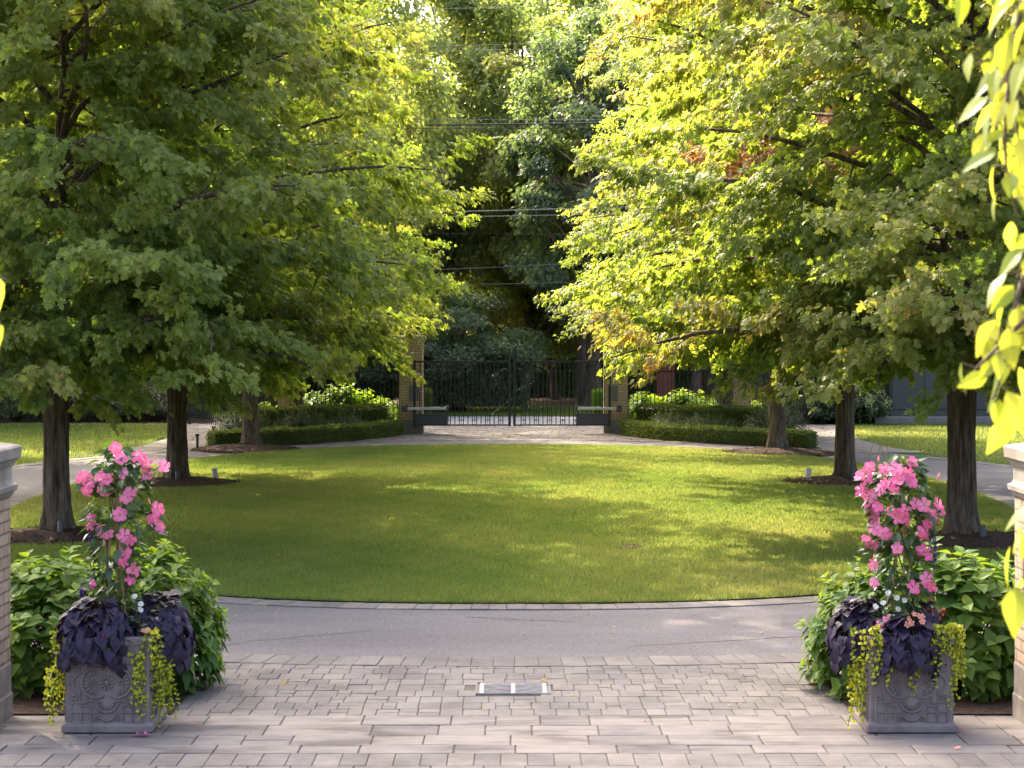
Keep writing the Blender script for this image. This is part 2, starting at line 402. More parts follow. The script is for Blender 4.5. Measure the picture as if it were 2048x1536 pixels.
gmb = MB(); gmb.add([(-500,-60,-.012),(500,-60,-.012),(500,900,-.012),(-500,900,-.012)], [(0,1,2,3)])
tag(gmb.build('ground', m_ground), kind='structure')
lm = MB(); n = len(LAWN)
_rings = [1.0, .8, .6, .4, .2]
V = np.concatenate([np.c_[(LAWN[:, 0])*k, LC+(LAWN[:, 1]-LC)*k, np.full(n, 0.030+0.10*(1-k*k))] for k in _rings] + [A([[0, LC, 0.13]])])
F4 = []
for r_ in range(4):
    i = np.arange(n); j = (i+1) % n
    F4.append(np.stack([r_*n+i, r_*n+j, (r_+1)*n+j, (r_+1)*n+i], 1))
lm.add(V, np.concatenate(F4), 0, .5, True)
lm2 = np.stack([np.arange(n), (np.arange(n)+1) % n, np.full(n, n)], 1)
lm.add(np.concatenate([V[4*n:]]), lm2, 0, .5, True)
tag(lm.build('lawn', m_lawn), kind='structure')
def lawn_z(x, y):
    k2 = ((np.abs(x)/LA)**LN + (np.abs(y-LC)/LB)**LN)**(2/LN)
    return 0.030 + 0.10*(1-np.clip(k2, 0, 1))

dm = MB(); strip(dm, offs(0.42), offs(3.72), 0.004); tag(dm.build('driveway', m_asphalt), kind='structure')

rng = np.random.default_rng(11)
def paver(mb, q, z, tint, g=0.0045, b=0.007, tilt=0.0016):
    """one paving stone over the plan quad q (4 x 2, anticlockwise), with worn edges"""
    q = np.asarray(q, float); c = q.mean(0)
    e = nrm(c-q)
    lo = q+e*g*1.3; hi = q+e*(g*1.3+b*1.3)
    zt = z + rng.normal(0, tilt, 4)*0.6 + rng.normal(0, tilt)
    V = np.concatenate([np.c_[lo, np.full(4, z-0.03)], np.c_[lo, zt-b*.6], np.c_[hi, zt]])
    F = [(8,9,10,11)] + [(i, (i+1)%4, 4+(i+1)%4, 4+i) for i in range(4)] + [(4+i, 4+(i+1)%4, 8+(i+1)%4, 8+i) for i in range(4)]
    mb.add(V, F, 0, tint)
def soldier(mb, a, b, w, z, lo=None, hi=None):
    """stones of width w along the band between closed curves a and b"""
    n = len(a); m = (a+b)/2
    q = np.vstack([m, m[:1]]); L = np.r_[0, np.cumsum(np.linalg.norm(np.diff(q, axis=0), axis=1))]
    k = int(L[-1]/w); u = np.linspace(0, L[-1], k+1)
    u[1:-1] += rng.normal(0, .012, k-1)
    A2 = np.vstack([a, a[:1]]); B2 = np.vstack([b, b[:1]])
    ia = np.stack([np.interp(u, L, A2[:, 0]), np.interp(u, L, A2[:, 1])], 1)
    ib = np.stack([np.interp(u, L, B2[:, 0]), np.interp(u, L, B2[:, 1])], 1)
    for i in range(k):
        paver(mb, [ib[i+1], ia[i+1], ia[i], ib[i]][::-1] if False else [ia[i], ib[i], ib[i+1], ia[i+1]], z, rng.uniform(.15, .9))
cr_ = MB(); rk = np.random.default_rng(4)
for (xa, ya), (xb, yb) in (((-2.6,20.3),(-1.5,21.0)), ((-2.6,20.3),(-3.0,19.7)), ((1.2,19.9),(3.4,20.7)), ((-.5,21.9),(.6,21.5)), ((3.4,20.7),(4.1,21.9))):
    m = 26; q = np.linspace(0, 1, m); cx = xa+(xb-xa)*q+np.cumsum(rk.normal(0, .012, m)); c2 = ya+(yb-ya)*q+np.cumsum(rk.normal(0, .012, m)); w_ = rk.uniform(.003, .009, m)
    cr_.add(np.concatenate([np.c_[cx, c2-w_, np.full(m, .0062)], np.c_[cx, c2+w_, np.full(m, .0062)]]), [(i, i+1, m+i+1, m+i) for i in range(m-1)])
tag(cr_.build('driveway_crack', m_soil), kind='structure')
em = MB(); soldier(em, offs(0.02), offs(0.44), 0.215, 0.020); tag(em.build('pavement_edging', m_paver), kind='structure')
em = MB(); soldier(em, offs(3.70), offs(4.22), 0.22, 0.016); tag(em.build('driveway_edging', m_paver), kind='structure')
em = MB(); strip(em, offs(-0.02), offs(0.5), 0.0005); strip(em, offs(3.66), offs(4.26), 0.0072); tag(em.build('pavement_joint', m_joint), kind='structure')

OUT = offs(4.22)
def out_y(x, front=True):
    h = OUT[(OUT[:, 1] < LC) == front]; o = np.argsort(h[:, 0])
    return np.interp(x, h[o, 0], h[o, 1])
# entrance path: courses of mixed stones, then large worn slabs, then a soldier course
pm = MB()
y = 16.30
while y < 18.95:
    d = .285
    x = -4.3-rng.uniform(0, .3)
    while x < 4.3:
        wd = rng.choice([.12, .16, .19, .22], p=[.15, .3, .35, .2])
        xc = x+wd/2
        if y+d < out_y(xc)+0.01:
            gx = abs(xc) < .34 and 17.26 < y+d/2 < 17.82
            if not gx:
                if rng.random() < .28:
                    paver(pm, [(x,y),(x+wd,y),(x+wd,y+d*.5),(x,y+d*.5)], .012, rng.uniform(.2, .9), .004, .006)
                    paver(pm, [(x,y+d*.5),(x+wd,y+d*.5),(x+wd,y+d),(x,y+d)], .012, rng.uniform(.2, .9), .004, .006)
                else:
                    paver(pm, [(x,y),(x+wd,y),(x+wd,y+d),(x,y+d)], .012, rng.uniform(.2, .9), .004, .006)
        else:
            yt = out_y(xc)-.005
            if yt-y > .06 and not (abs(xc) < .34 and 17.26 < y < 17.8):
                paver(pm, [(x,y),(x+wd,y),(x+wd,yt),(x,yt)], .012, rng.uniform(.2, .9), .004, .006)
        x += wd
    y += d
tag(pm.build('path', m_paver), kind='structure')
sm = MB(); y = 14.84
for d in (.30, .36, .40, .40):
    x = -7.5-rng.uniform(0, 1.0)
    while x < 7.5:
        wd = rng.uniform(.40, .88)
        if rng.random() < .18 and wd > .6:
            paver(sm, [(x,y),(x+wd*.5,y),(x+wd*.5,y+d),(x,y+d)], .014, rng.uniform(0, 1), .005, .007, .002)
            paver(sm, [(x+wd*.5,y),(x+wd,y),(x+wd,y+d*.5),(x+wd*.5,y+d*.5)], .014, rng.uniform(0, 1), .005, .007, .002)
            paver(sm, [(x+wd*.5,y+d*.5),(x+wd,y+d*.5),(x+wd,y+d),(x+wd*.5,y+d)], .014, rng.uniform(0, 1), .005, .007, .002)
        else:
            paver(sm, [(x,y),(x+wd,y),(x+wd,y+d),(x,y+d)], .014, rng.uniform(0, 1), .005, .007, .002)
        x += wd
    y += d
tag(sm.build('walkway', m_slab), kind='structure')
fm = MB()
y = 14.84
for k in range(6):
    x = -8.0-rng.uniform(0, .3); d = .42 if k == 0 else .3
    while x < 8:
        wd = .20 if k == 0 else rng.uniform(.3, .6)
        paver(fm, [(x,y-d),(x+wd,y-d),(x+wd,y),(x,y)], .014, rng.uniform(.2, .9), .004, .007); x += wd
    y -= d
tag(fm.build('pavement', m_paver), kind='structure')
jm = MB(); jm.add([(-9,-20,.001),(9,-20,.001),(9,16.31,.001),(-9,16.31,.001)], [(0,1,2,3)])
jm.add([(-4.7,16.31,.001),(4.7,16.31,.001)]+[(x, out_y(x), .001) for x in np.linspace(4.7, -4.7, 30)], [tuple(range(32))])
tag(jm.build('path_bedding', m_joint), kind='structure')
# gate apron
ap = MB(); y = 56.5
while y < 66.0:
    d = .34; x = -4.2-rng.uniform(0, .34)
    while x < 4.2:
        wd = rng.choice([.34, .5]); xc = x+wd/2
        lo = max(y, out_y(min(max(xc, -4.2), 4.2), False)+.02)
        if lo < y+d-.08: paver(ap, [(x,lo),(x+wd,lo),(x+wd,y+d),(x,y+d)], .014, rng.uniform(.3, 1), .012, .010)
        x += wd
    y += d
tag(ap.build('gate_pavement', m_paver), kind='structure')
sheet('gate_bedding', [(-4.4,55.5),(4.4,55.5),(4.4,66.2),(-4.4,66.2)], -.004, m_joint)
# side walks: big flags laid crookedly
for sx in (-1, 1):
    wm = MB(); y = 51.2
    while y < 66:
        d = rng.uniform(.5, .75)
        cx = np.interp(y, [51, 60, 66], [9.15, 9.5, 10.4]); cx2 = np.interp(y+d, [51, 60, 66], [9.15, 9.5, 10.4])
        fl = np.interp(y, [51, 54, 57], [.45, .1, 0]); fl2 = np.interp(y+d, [51, 54, 57], [.45, .1, 0])
        e = [-.85-fl*.5, -.85+1.7*rng.uniform(.3, .7), .85+fl*2]
        e2 = [-.85-fl2*.5, e[1], .85+fl2*2]
        for i in range(2):
            q = [(sx*(cx+e[i]), y), (sx*(cx+e[i+1]), y), (sx*(cx2+e2[i+1]), y+d), (sx*(cx2+e2[i]), y+d)]
            paver(wm, q if sx > 0 else q[::-1], .013, rng.uniform(0, 1), .012, .012)
        y += d
    tag(wm.build('garden_path', m_slab), kind='structure')
# planting beds
HEDGE = [(8.25,53.0),(7.0,54.0),(5.75,55.2),(4.55,56.7),(3.75,58.4),(3.42,59.9)]
for sx in (-1, 1):
    poly = [(sx*(x+.12), y-.28) for x, y in HEDGE] + [(sx*3.0,60.4),(sx*3.0,66.0),(sx*9.2,66.0),(sx*8.75,58.0),(sx*8.35,54.0)]
    sheet('planting_bed', poly if sx < 0 else poly[::-1], .022, m_soil)
    xs = np.linspace(2.86, 9.0, 24)
    poly = [(sx*2.86,16.31),(sx*2.84,17.5),(sx*2.95,18.0),(sx*3.2,18.4)] + [(sx*x, out_y(sx*x)-.02) for x in np.linspace(3.6, 9.5, 20)] + [(sx*14,24),(sx*14,16.31)]
    sheet('flower_bed', poly[::-1] if sx < 0 else poly, .026, m_soil)
sheet('border_bed', [(-40,67.2),(-10.4,67.2),(-10.4,72.5),(-40,72.5)], .004, m_soil)
sheet('border_bed', [(10.9,66.2),(40,66.2),(40,72.5),(10.9,72.5)], .004, m_soil)
sheet('verge_bed', [(-40,82.5),(40,82.5),(40,140),(-40,140)], -.004, m_soil)
sheet('road', [(-200,66.3),(200,66.3),(200,72.8),(-200,72.8)], -.0075, m_street)

# mulch round each tree that stands in the grass
MAPLES = [(-6.97,30.0),(-6.86,40.0),(-7.1,53.0),(-6.7,60.5),(6.8,29.4),(6.86,40.3),(6.9,50.8),(6.6,60.0)]
MULCH = [(-6.97,30.0,1.15),(-6.86,40.0,1.15),(-7.1,52.2,1.3),(6.8,29.4,1.2),(6.86,40.3,1.15),(6.9,50.6,1.35)]
for x, y, r in MULCH:
    mm = MB(); k = 40; t = np.linspace(0, 2*PI, k, endpoint=False)
    rows = []
    for f, z in ((1.0, .0), (.8, .05), (.45, .11), (.12, .15)):
        wob = 1+.05*np.sin(3*t+x)+.04*np.sin(7*t+y)
        rows.append(np.c_[r*f*wob*np.cos(t)*1.15, r*f*wob*np.sin(t), np.full(k, z)+rng.normal(0, .006, k)])
    V = np.concatenate(rows); F = []
    for a in range(3):
        i = np.arange(k); j = (i+1) % k
        F.append(np.stack([a*k+i, a*k+j, (a+1)*k+j, (a+1)*k+i], 1))
    mm.add(V, np.concatenate(F), 0, .5, True)
    q = rng.uniform(-1, 1, (2600, 2)); q = q[(q**2).sum(1) < .97]; nq = len(q)
    leaves(mm, DIAMOND, np.c_[q[:, 0]*r*1.15, q[:, 1]*r, .015+.13*(1-np.linalg.norm(q, axis=1))], rng.normal(0, 1, (nq, 3))*A([1, 1, .4]), A([0, 0, 1])+rng.normal(0, .4, (nq, 3)), rng.uniform(.03, .09, nq), .5, 0, .5)
    tag(mm.build('mulch_bed', m_soil, None, (x, y, float(lawn_z(A(x), A(y)))+.004)), kind='structure')

# ------------------------------------------------------------------ grass
def grass(name, x, y, z, h, wd, rg):
    n = len(x); az = rg.uniform(0, 2*PI, n); lean = rg.normal(0, .35, (n, 2))
    hh = h*rg.uniform(.55, 1.25, n); ca, sa = np.cos(az)*wd, np.sin(az)*wd
    b = np.stack([x, y, z], 1)
    V = np.stack([b-np.stack([ca, sa, 0*x], 1), b+np.stack([ca, sa, 0*x], 1), b+np.stack([lean[:, 0]*hh, lean[:, 1]*hh, hh], 1)], 1)
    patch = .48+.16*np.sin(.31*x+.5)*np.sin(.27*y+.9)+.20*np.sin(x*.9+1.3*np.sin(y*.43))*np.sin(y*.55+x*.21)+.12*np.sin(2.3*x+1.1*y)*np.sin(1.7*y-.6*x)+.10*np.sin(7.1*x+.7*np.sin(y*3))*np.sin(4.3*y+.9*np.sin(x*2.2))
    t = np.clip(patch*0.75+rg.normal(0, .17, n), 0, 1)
    mb = MB(); mb.add(V.reshape(-1, 3), np.arange(3*n).reshape(-1, 3), 0, np.repeat(t, 3))
    return tag(mb.build(name, m_grass), 'short mown lawn grass in dappled light', 'grass', kind='stuff')
rg = np.random.default_rng(5)
N = 900000
x = rg.uniform(-LA, LA, N); y = LC-LB+2*LB*rg.random(N)**1.25
k = in_lawn(x, y, .01)
for mx, my, mr in MULCH: k &= ((x-mx)/1.15)**2+(y-my)**2 > (mr*.97)**2
x, y = x[k], y[k]
far = np.interp(y, [22, 54], [.0062, .011])
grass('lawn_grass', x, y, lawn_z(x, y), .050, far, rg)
N = 330000
x = rg.uniform(9, 30, N)*np.where(rg.random(N) < .5, -1, 1); y = rg.uniform(30, 67, N)
ox = np.interp(y, [22, 30, 46, 52, 55, 80], [0, 12.9, 13.1, 11.0, 10.4, 10.4])
ox = np.where(y > 51.0, np.interp(y, [51, 52.5, 60, 66], [11.1, 10.35, 10.45, 11.35]), ox)
rim = OUT[(np.abs(OUT[:, 0]) > 5)]
xo = np.where(y < 50, np.interp(y, np.sort(rim[rim[:, 0] > 0][:, 1]), rim[rim[:, 0] > 0][np.argsort(rim[rim[:, 0] > 0][:, 1])][:, 0])+.03, ox)
k = (np.abs(x) > xo) & (np.abs(x) < y*.30+3)
x, y = x[k], y[k]
grass('side_grass', x, y, np.full(len(x), -.01), .075, np.full(len(x), .013), rg)
N = 60000
x = rg.uniform(-16, 16, N); y = rg.uniform(72.9, 82.5, N)
grass('verge_grass', x, y, np.full(N, -.01), .09, np.full(N, .02), rg)
# ------------------------------------------------------------------ trees
def rot_az(a): return A([math.cos(a), math.sin(a), 0.0])

def maple(seed, H=15.0, Rm=5.4, zb=2.15, nl=42, lpt=17, lsize=.145, tpl=MAPLE, red=False, dens=1.0, tint0=.36, droop=1.0, lowel=.50):
    rg = np.random.default_rng(seed)
    wood = MB(); br = MB(); cr = MB()
    # trunk with root flare
    zz = A([-.1, .0, .08, .2, .45, .9, 1.5, zb, zb+.35])
    rr = A([.50, .42, .32, .265, .226, .207, .198, .212, .185])*rg.uniform(.95, 1.04)
    px = np.cumsum(rg.normal(0, .008, len(zz))); py = np.cumsum(rg.normal(0, .008, len(zz)))
    NS = 56; z_ = np.r_[-.1, 0, .08, .2, np.linspace(.32, zb+.35, 26)]; rr = np.interp(z_, zz, rr); px = np.interp(z_, zz, px); py = np.interp(z_, zz, py); zz = z_
    a = np.linspace(0, 2*PI, NS, endpoint=False)
    lob = 1+.16*np.sin(5*a+seed)[None]*np.clip(1-zz/.55, 0, 1)[:, None]+.02*np.sin(7*a+1)[None]
    for kf, am, dr in ((11, .022, 1.1), (17, .024, -1.7), (23, .022, 2.3), (29, .018, -3.1)):
        lob = lob+am*np.sin(kf*a[None]+dr*zz[:, None]+.8*np.sin(zz[:, None]*5+kf)+kf)*(.5+.5*np.sin(3*a[None]+zz[:, None]*2.2+kf))
    lob = lob+rg.normal(0, .008, (len(zz), NS))
    V = np.stack([px[:, None]+rr[:, None]*lob*np.cos(a), py[:, None]+rr[:, None]*lob*np.sin(a), np.repeat(zz[:, None], NS, 1)], -1)
    i = np.arange(len(zz)-1)[:, None]*NS; j = np.arange(NS)[None]; jn = (j+1) % NS
    wood.add(V.reshape(-1, 3), np.stack([i+j, i+jn, i+NS+jn, i+NS+j], -1).reshape(-1, 4), 0, .5, True)
    # leader
    lz = np.linspace(zb, H*.97, 12)
    lp = np.stack([px[-1]+np.cumsum(rg.normal(0, .05, 12)), py[-1]+np.cumsum(rg.normal(0, .05, 12)), lz], 1)
    tube(br, lp, np.linspace(.135, .015, 12)*np.r_[1.3, np.ones(11)], 9)
    tw_p, tw_d, tw_t, tw_l = [], [], [], []
    for li in range(nl):
        low = li < 9
        u = (li-8.6)/(nl-9); h = zb+.05+.5*rg.random() if low else zb+.3+(H-zb)*.93*u**1.15
        az = li*2.39996+rg.normal(0, .25)
        v = (h-zb)/(H-zb)
        reach = Rm*(1-.80*v**1.7)*rg.uniform(.86, 1.08)
        if h > zb+1.6: reach *= .97
        el = np.interp(v, [0, .08, .25, .6, 1], [.32, .55, .72, .9, 1.1])+rg.normal(0, .06)
        if low: el = lowel; reach *= rg.uniform(.64, .90)
        if red and li in (11, 14, 16): az = red+(li-13)*.05; h = zb+1.75+.25*(li-11)/2; v = (h-zb)/(H-zb); reach = Rm*1.16; el = .66
        rise = reach*math.tan(el)*.62
        s = np.linspace(0, 1, 9)
        sag = np.interp(v, [0, .12, .3, .7], [1.35, 1.3, .9, .3])*droop
        base = A([np.interp(h, lp[:, 2], lp[:, 0]), np.interp(h, lp[:, 2], lp[:, 1]), h])
        azs = az+np.cumsum(rg.normal(0, .055, 9))
        P = base[None]+np.stack([reach*s*np.cos(azs), reach*s*np.sin(azs), rise*s**.85-sag*s**2.6+np.cumsum(rg.normal(0, .03, 9))], 1)
        r0 = np.interp(v, [0, .3, 1], [.070, .046, .020])*(rg.uniform(.85, 1.2))
        tube(br, P, r0*(1-s)**.8+.010, 7)
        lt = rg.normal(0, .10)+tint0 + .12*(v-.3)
        is_red = red and li in (11, 14, 16)
        nb = max(5, int(reach/.36*dens))
        for b in range(nb):
            t = .08+.92*(b+rg.random())/nb
            bp = A([np.interp(t, s, P[:, q]) for q in range(3)])
            ld = A([math.cos(az), math.sin(az), 0])
            side = 1 if (b+li) % 2 else -1
            ang = side*rg.uniform(.55, 1.25)*(1 if t < .97 else .2)
            bd = rot_az(np.interp(t, s, azs)+ang); bl = (.45+1.45*(1-t)**.6*min(1, reach/3.2))*rg.uniform(.75, 1.2)
            up = rg.normal(.12, .45)
            q = np.linspace(0, 1, 5)
            B = bp[None]+np.stack([bd[0]*bl*q, bd[1]*bl*q, bl*(up*q-.42*q*q)], 1)
            if B[-1, 2] < zb-.1:
                up = abs(up)+.42+(zb-.1-B[-1, 2])/bl*.6
                B = bp[None]+np.stack([bd[0]*bl*q, bd[1]*bl*q, bl*(up*q-.42*q*q)], 1)
            tube(br, B, (.015*(1-t)+.007)*(1-.85*q), 4, smooth=False)
            nt_ = max(2, int(bl/.17))
            for k in range(nt_+1):
                tt = .2+.8*(k+rg.random()*.6)/max(1, nt_)
                tp = A([np.interp(min(tt, 1), q, B[:, c]) for c in range(3)])
                ta = math.atan2(bd[1], bd[0])+(1 if k % 2 else -1)*rg.uniform(.3, 1.2)*(0.25 if k == nt_ else 1)
                tw_p.append(tp); tw_d.append([math.cos(ta), math.sin(ta), rg.normal(-.05, .25)])
                tw_l.append(rg.uniform(.28, .52)); 
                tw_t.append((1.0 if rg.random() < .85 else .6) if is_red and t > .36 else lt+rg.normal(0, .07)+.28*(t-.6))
    tw_p, tw_d, tw_t, tw_l = map(A, (tw_p, tw_d, tw_t, tw_l))
    n = len(tw_p); K = lpt
    idx = np.repeat(np.arange(n), K)
    u = rg.uniform(.05, 1.1, n*K)
    pos = tw_p[idx]+nrm(tw_d)[idx]*(tw_l[idx]*u)[:, None]+rg.normal(0, .055, (n*K, 3))
    pos[:, 2] -= .05*u
    rad = pos.copy(); rad[:, 2] = 0; rad = nrm(rad)
    d = .55*nrm(tw_d)[idx]+.30*rad+A([0, 0, -.62])+rg.normal(0, .38, (n*K, 3))
    nv = .85*rad+A([0, 0, .55])+rg.normal(0, .42, (n*K, 3))
    sz = lsize*rg.uniform(.55, 1.2, n*K)
    keep = pos[:, 2] > zb-.42
    pos, d, nv, sz = pos[keep], d[keep], nv[keep], sz[keep]
    ti = np.clip(tw_t[idx][keep]+rg.normal(0, .10, len(pos)), 0, 1.0)
    ti = np.where(tw_t[idx][keep] < .84, np.minimum(ti, .86), np.clip(ti, .86, 1))
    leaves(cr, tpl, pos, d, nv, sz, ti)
    return wood.mesh('trunk', m_bark), br.mesh('branches', m_bark), cr.mesh('crown', m_maple), len(pos)

print('maples')
MK = {}
MK['a'] = maple(3, 13.5, 5.9, 2.15, 66, 28, .128)
MK['b'] = maple(8, 12.3, 5.8, 2.2, 58, 27, .125)
MK['c'] = maple(21, 14.0, 5.0, 3.05, 54, 25, .118, MAPLE_FAR, lowel=.70)
MK['r'] = maple(34, 15.0, 5.7, 2.4, 58, 27, .125, red=PI*1.38, tint0=.46)
MK['d'] = maple(55, 15.0, 5.7, 2.2, 64, 28, .126, tint0=.47)
print([v[3] for v in MK.values()])
ml = ['maple nearest the left pink mandevilla, thick forked trunk behind the planter',
      'second maple in the left row, mulch ring with a small white light box beside it',
      'third maple in the left row, trunk standing before the low hedge at the drive',
      'left row maple farthest back, trunk rising from the shrubs beside the gate',
      'maple nearest the right pink mandevilla, trunk behind the hydrangea by the pillar',
      'right row maple with a spray of rust red autumn leaves low in its crown',
      'third maple in the right row, trunk in front of the clipped hedge end',
      'right row maple farthest back, trunk rising between the loose shrubs and lime foliage']
mk = ['a', 'b', 'c', 'c', 'd', 'r', 'c', 'c']
mrz = [0.2, 1.9, .6, 3.4, 0.5, 0.0, 5.0, 2.2]
msc = [1, 1, 1, 1.04, 1, 1, 1.02, 1.03]
for (x, y), lab, key, rz, sc in zip(MAPLES, ml, mk, mrz, msc):
    z = float(lawn_z(A(x), A(y))) if in_lawn(x, y) else 0.0
    t = thing('maple_tree', lab, 'tree', (x, y, z), rz, 'maples lining the oval lawn')
    t.scale = (sc, sc, sc)
    obj('trunk', MK[key][0], t); obj('branches', MK[key][1], t); obj('crown', MK[key][2], t)

# broad woodland trees across the road
def wood_tree(seed, H, Rx, zb, nleaf, lsize, mat, ncl=90, tr=.28, lo=0.0, hang=.35, tint=.45, gap=.25):
    rg = np.random.default_rng(seed); wd = MB(); cr = MB()
    zz = np.linspace(-.1, H*.8, 10)
    px = np.cumsum(np.r_[0, rg.normal(0, .16, 9)]); py = np.cumsum(np.r_[0, rg.normal(0, .16, 9)])
    tp = np.stack([px, py, zz], 1); tube(wd, tp, np.linspace(tr, .05, 10)*np.r_[1.35, np.ones(9)], 10, wob=.04, rng=rg)
    C = []; S = []
    for i in range(ncl):
        while True:
            q = rg.uniform(-1, 1, 3)
            rr = np.linalg.norm(q)
            if .25 < rr < 1 and rg.random() < rr**1.3: break
        z = zb+(H-zb)*(.5+.5*q[2]); f = 1-.35*max(0, q[2])**2
        C.append([q[0]*Rx*f, q[1]*Rx*f, z]); S.append(rg.uniform(.55, 1.25)*Rx*.27)
    C = A(C); S = A(S)
    for i in range(0, ncl, 2):
        zs = max(zb*.6, C[i, 2]-rg.uniform(.8, 3.0)); b0 = A([np.interp(zs, zz, px), np.interp(zs, zz, py), min(zs, H*.78)])
        mid = (b0+C[i])/2+rg.normal(0, .25, 3)+A([0, 0, -.2])
        tube(wd, [b0, mid, C[i]], [.075, .05, .02], 5, smooth=False)
    per = nleaf//ncl; idx = np.repeat(np.arange(ncl), per); n = len(idx)
    g = nrm(rg.normal(0, 1, (n, 3)))*(rg.random(n)**.5)[:, None]*S[idx][:, None]
    g[:, 2] *= .62
    pos = C[idx]+g
    pos[:, 2] -= hang*rg.random(n)**2*S[idx]
    out = nrm(pos-A([0, 0, zb+(H-zb)*.45]))
    d = .5*out+A([0, 0, -.75])+rg.normal(0, .4, (n, 3)); nv = out*.6+A([0, 0, .5])+rg.normal(0, .5, (n, 3))
    ct = rg.normal(tint, .16, ncl)
    leaves(cr, DIAMOND, pos, d, nv, lsize*rg.uniform(.6, 1.3, n), np.clip(ct[idx]+rg.normal(0, .12, n), 0, 1))
    return wd.mesh('trunk', m_bark), cr.mesh('crown', mat)
WT = {'lofty': wood_tree(107, 28, 6.2, 14.0, 15000, .26, m_woods, 56, tint=.5),  # high thin crown for the added out-of-view trees that cast shade
      'tall': wood_tree(101, 21, 5.0, 4.5, 40000, .24, m_woods, 110, tint=.62),
      'wide': wood_tree(102, 17, 5.6, 2.5, 40000, .24, m_woods, 100, tint=.52),
      'dim': wood_tree(103, 16, 3.1, 3.0, 34000, .22, m_dark, 100, tint=.55),
      'ever': wood_tree(104, 7.0, 3.4, 1.2, 26000, .15, m_dark, 80, tint=.5, hang=.1),
      'mass': wood_tree(105, 19, 6.0, .8, 36000, .30, m_woods, 100, tint=.22, hang=.2)}
wt = [('wide', -18.2, 50.5, .9, 2.2, 'woodland tree added outside the left lawn to shade the drive'),  # added for the shade it throws on the left drive
      ('lofty', -13.0, 30.0, .75, 1.1, 'unseen lofty tree added left of the nearest left maple to deepen the forecourt shade'),  # second crown out of view, added to close gaps in the forecourt shade
      ('lofty', -11.8, 25.5, .72, 4.4, 'unseen lofty tree added beside the forecourt to shade the left planter'),  # added out of view so the left slabs and planter fall in shade
      ('wide', .4, 89, 1.08, 4.4, 'full green tree in the centre behind the overhead cables'),
      ('lofty', -20.5, 55.0, .80, 2.4, 'unseen lofty tree added behind the left lawn to shade the drive'),  # stands outside the frame, added to block sun from the left drive
      ('lofty', -13.2, 41.5, 1.0, .4, 'unseen lofty tree added beyond the drive to shade the forecourt'),  # crown above the frame, added to keep sun off paving and planters
      ('tall', -7.6, 77.5, 1.0, 1.2, 'leafy woodland tree shading the apron from across the road'),
      ('tall', -3.6, 90, 1.0, .2, 'tall airy tree with a forked bare limb left of the gap of sky'),
      ('tall', -.6, 97, 1.06, 2.0, 'tall pale green tree in the middle of the woodland behind the gate'),
      ('dim', 3.2, 77.5, 1.04, .5, 'dense dark tree standing against the patch of open sky'),
      ('wide', -8.6, 86, 1.1, 1.1, 'wide woodland tree behind the far crowns of the left maples'),
      ('wide', 9.4, 92, 1.1, 2.6, 'wide woodland tree behind the far crowns of the right maples'),
      ('tall', -14.5, 90, 1.05, 3.3, 'tall woodland tree beyond the road behind the left side fence'),
      ('tall', 15.5, 88, 1.0, 4.1, 'tall woodland tree beyond the road behind the dark enclosure'),
      ('wide', -20.5, 84, 1.0, 5.1, 'woodland tree seen under the crown of the nearest left maple'),
      ('wide', 21.0, 86, 1.0, .9, 'woodland tree seen behind the nearest right maple'),
      ('wide', -20.5, 70.5, 1.1, .8, 'woodland tree rising from the hedge behind the left lawn'),
      ('wide', -27.5, 73, 1.1, 2.8, 'woodland tree at the outer end of the left lawn hedge'),
      ('ever', -2.2, 77.5, (1.0,1.0,.66), .3, 'bluish dark evergreen spreading above the tall clipped screen'),
      ('ever', -6.8, 77.0, (1.0,1.0,.8), 1.7, 'dark evergreen beyond the left gate pillar'),
      ('tall', 3.1, 84.5, .9, 1.4, 'woodland tree whose grey trunk shows through the right gate leaf'),
      ('tall', 4.3, 86, .85, 5.0, 'woodland tree whose trunk shows just inside the right gate pier'),
      ('tall', 7.9, 85, .9, 3.6, 'woodland tree whose trunk shows through the right fence'),
      ('wide', 2.0, 90, .62, 3.0, 'low sunlit tree seen just above the right gate leaf')]
for k, x, y, sc, rz, lab in wt:
    t = thing('woodland_tree' if k != 'ever' else 'evergreen_tree', lab, 'tree', (x, y, 0), rz, 'trees across the road')
    t.scale = sc if isinstance(sc, tuple) else (sc, sc, sc)
    obj('trunk', WT[k][0], t); obj('crown', WT[k][1], t)
# the far-off wood that closes the view
rgm = np.random.default_rng(77)
wm = MB()
cm = WT['mass'][1]
nv_ = len(cm.vertices); cv = np.empty(nv_*3, dtype=np.float32); cm.vertices.foreach_get('co', cv); cv = cv.reshape(-1, 3)
lf = cv.reshape(-1, 4, 3)
for k in range(26):
    x = -62+k*5.0+rgm.normal(0, 1); y = 118+rgm.normal(0, 6); a = rgm.uniform(0, 6.28); s = rgm.uniform(.8, 1.05)
    sel = lf[rgm.random(len(lf)) < .45].reshape(-1, 3)*s
    c, q = math.cos(a), math.sin(a)
    V = np.stack([sel[:, 0]*c-sel[:, 1]*q+x, sel[:, 0]*q+sel[:, 1]*c+y, sel[:, 2]], 1)
    m = len(V)//4
    wm.add(V, (A([[0,1,2],[0,2,3]])[None]+(np.arange(m)*4)[:, None, None]).reshape(-1, 3), 0, np.repeat(np.clip(rgm.normal(.3, .2, m), 0, 1), 4))
tag(wm.build('woodland', m_woods), 'far-off woodland closing the view beyond the road', 'woodland', kind='stuff')

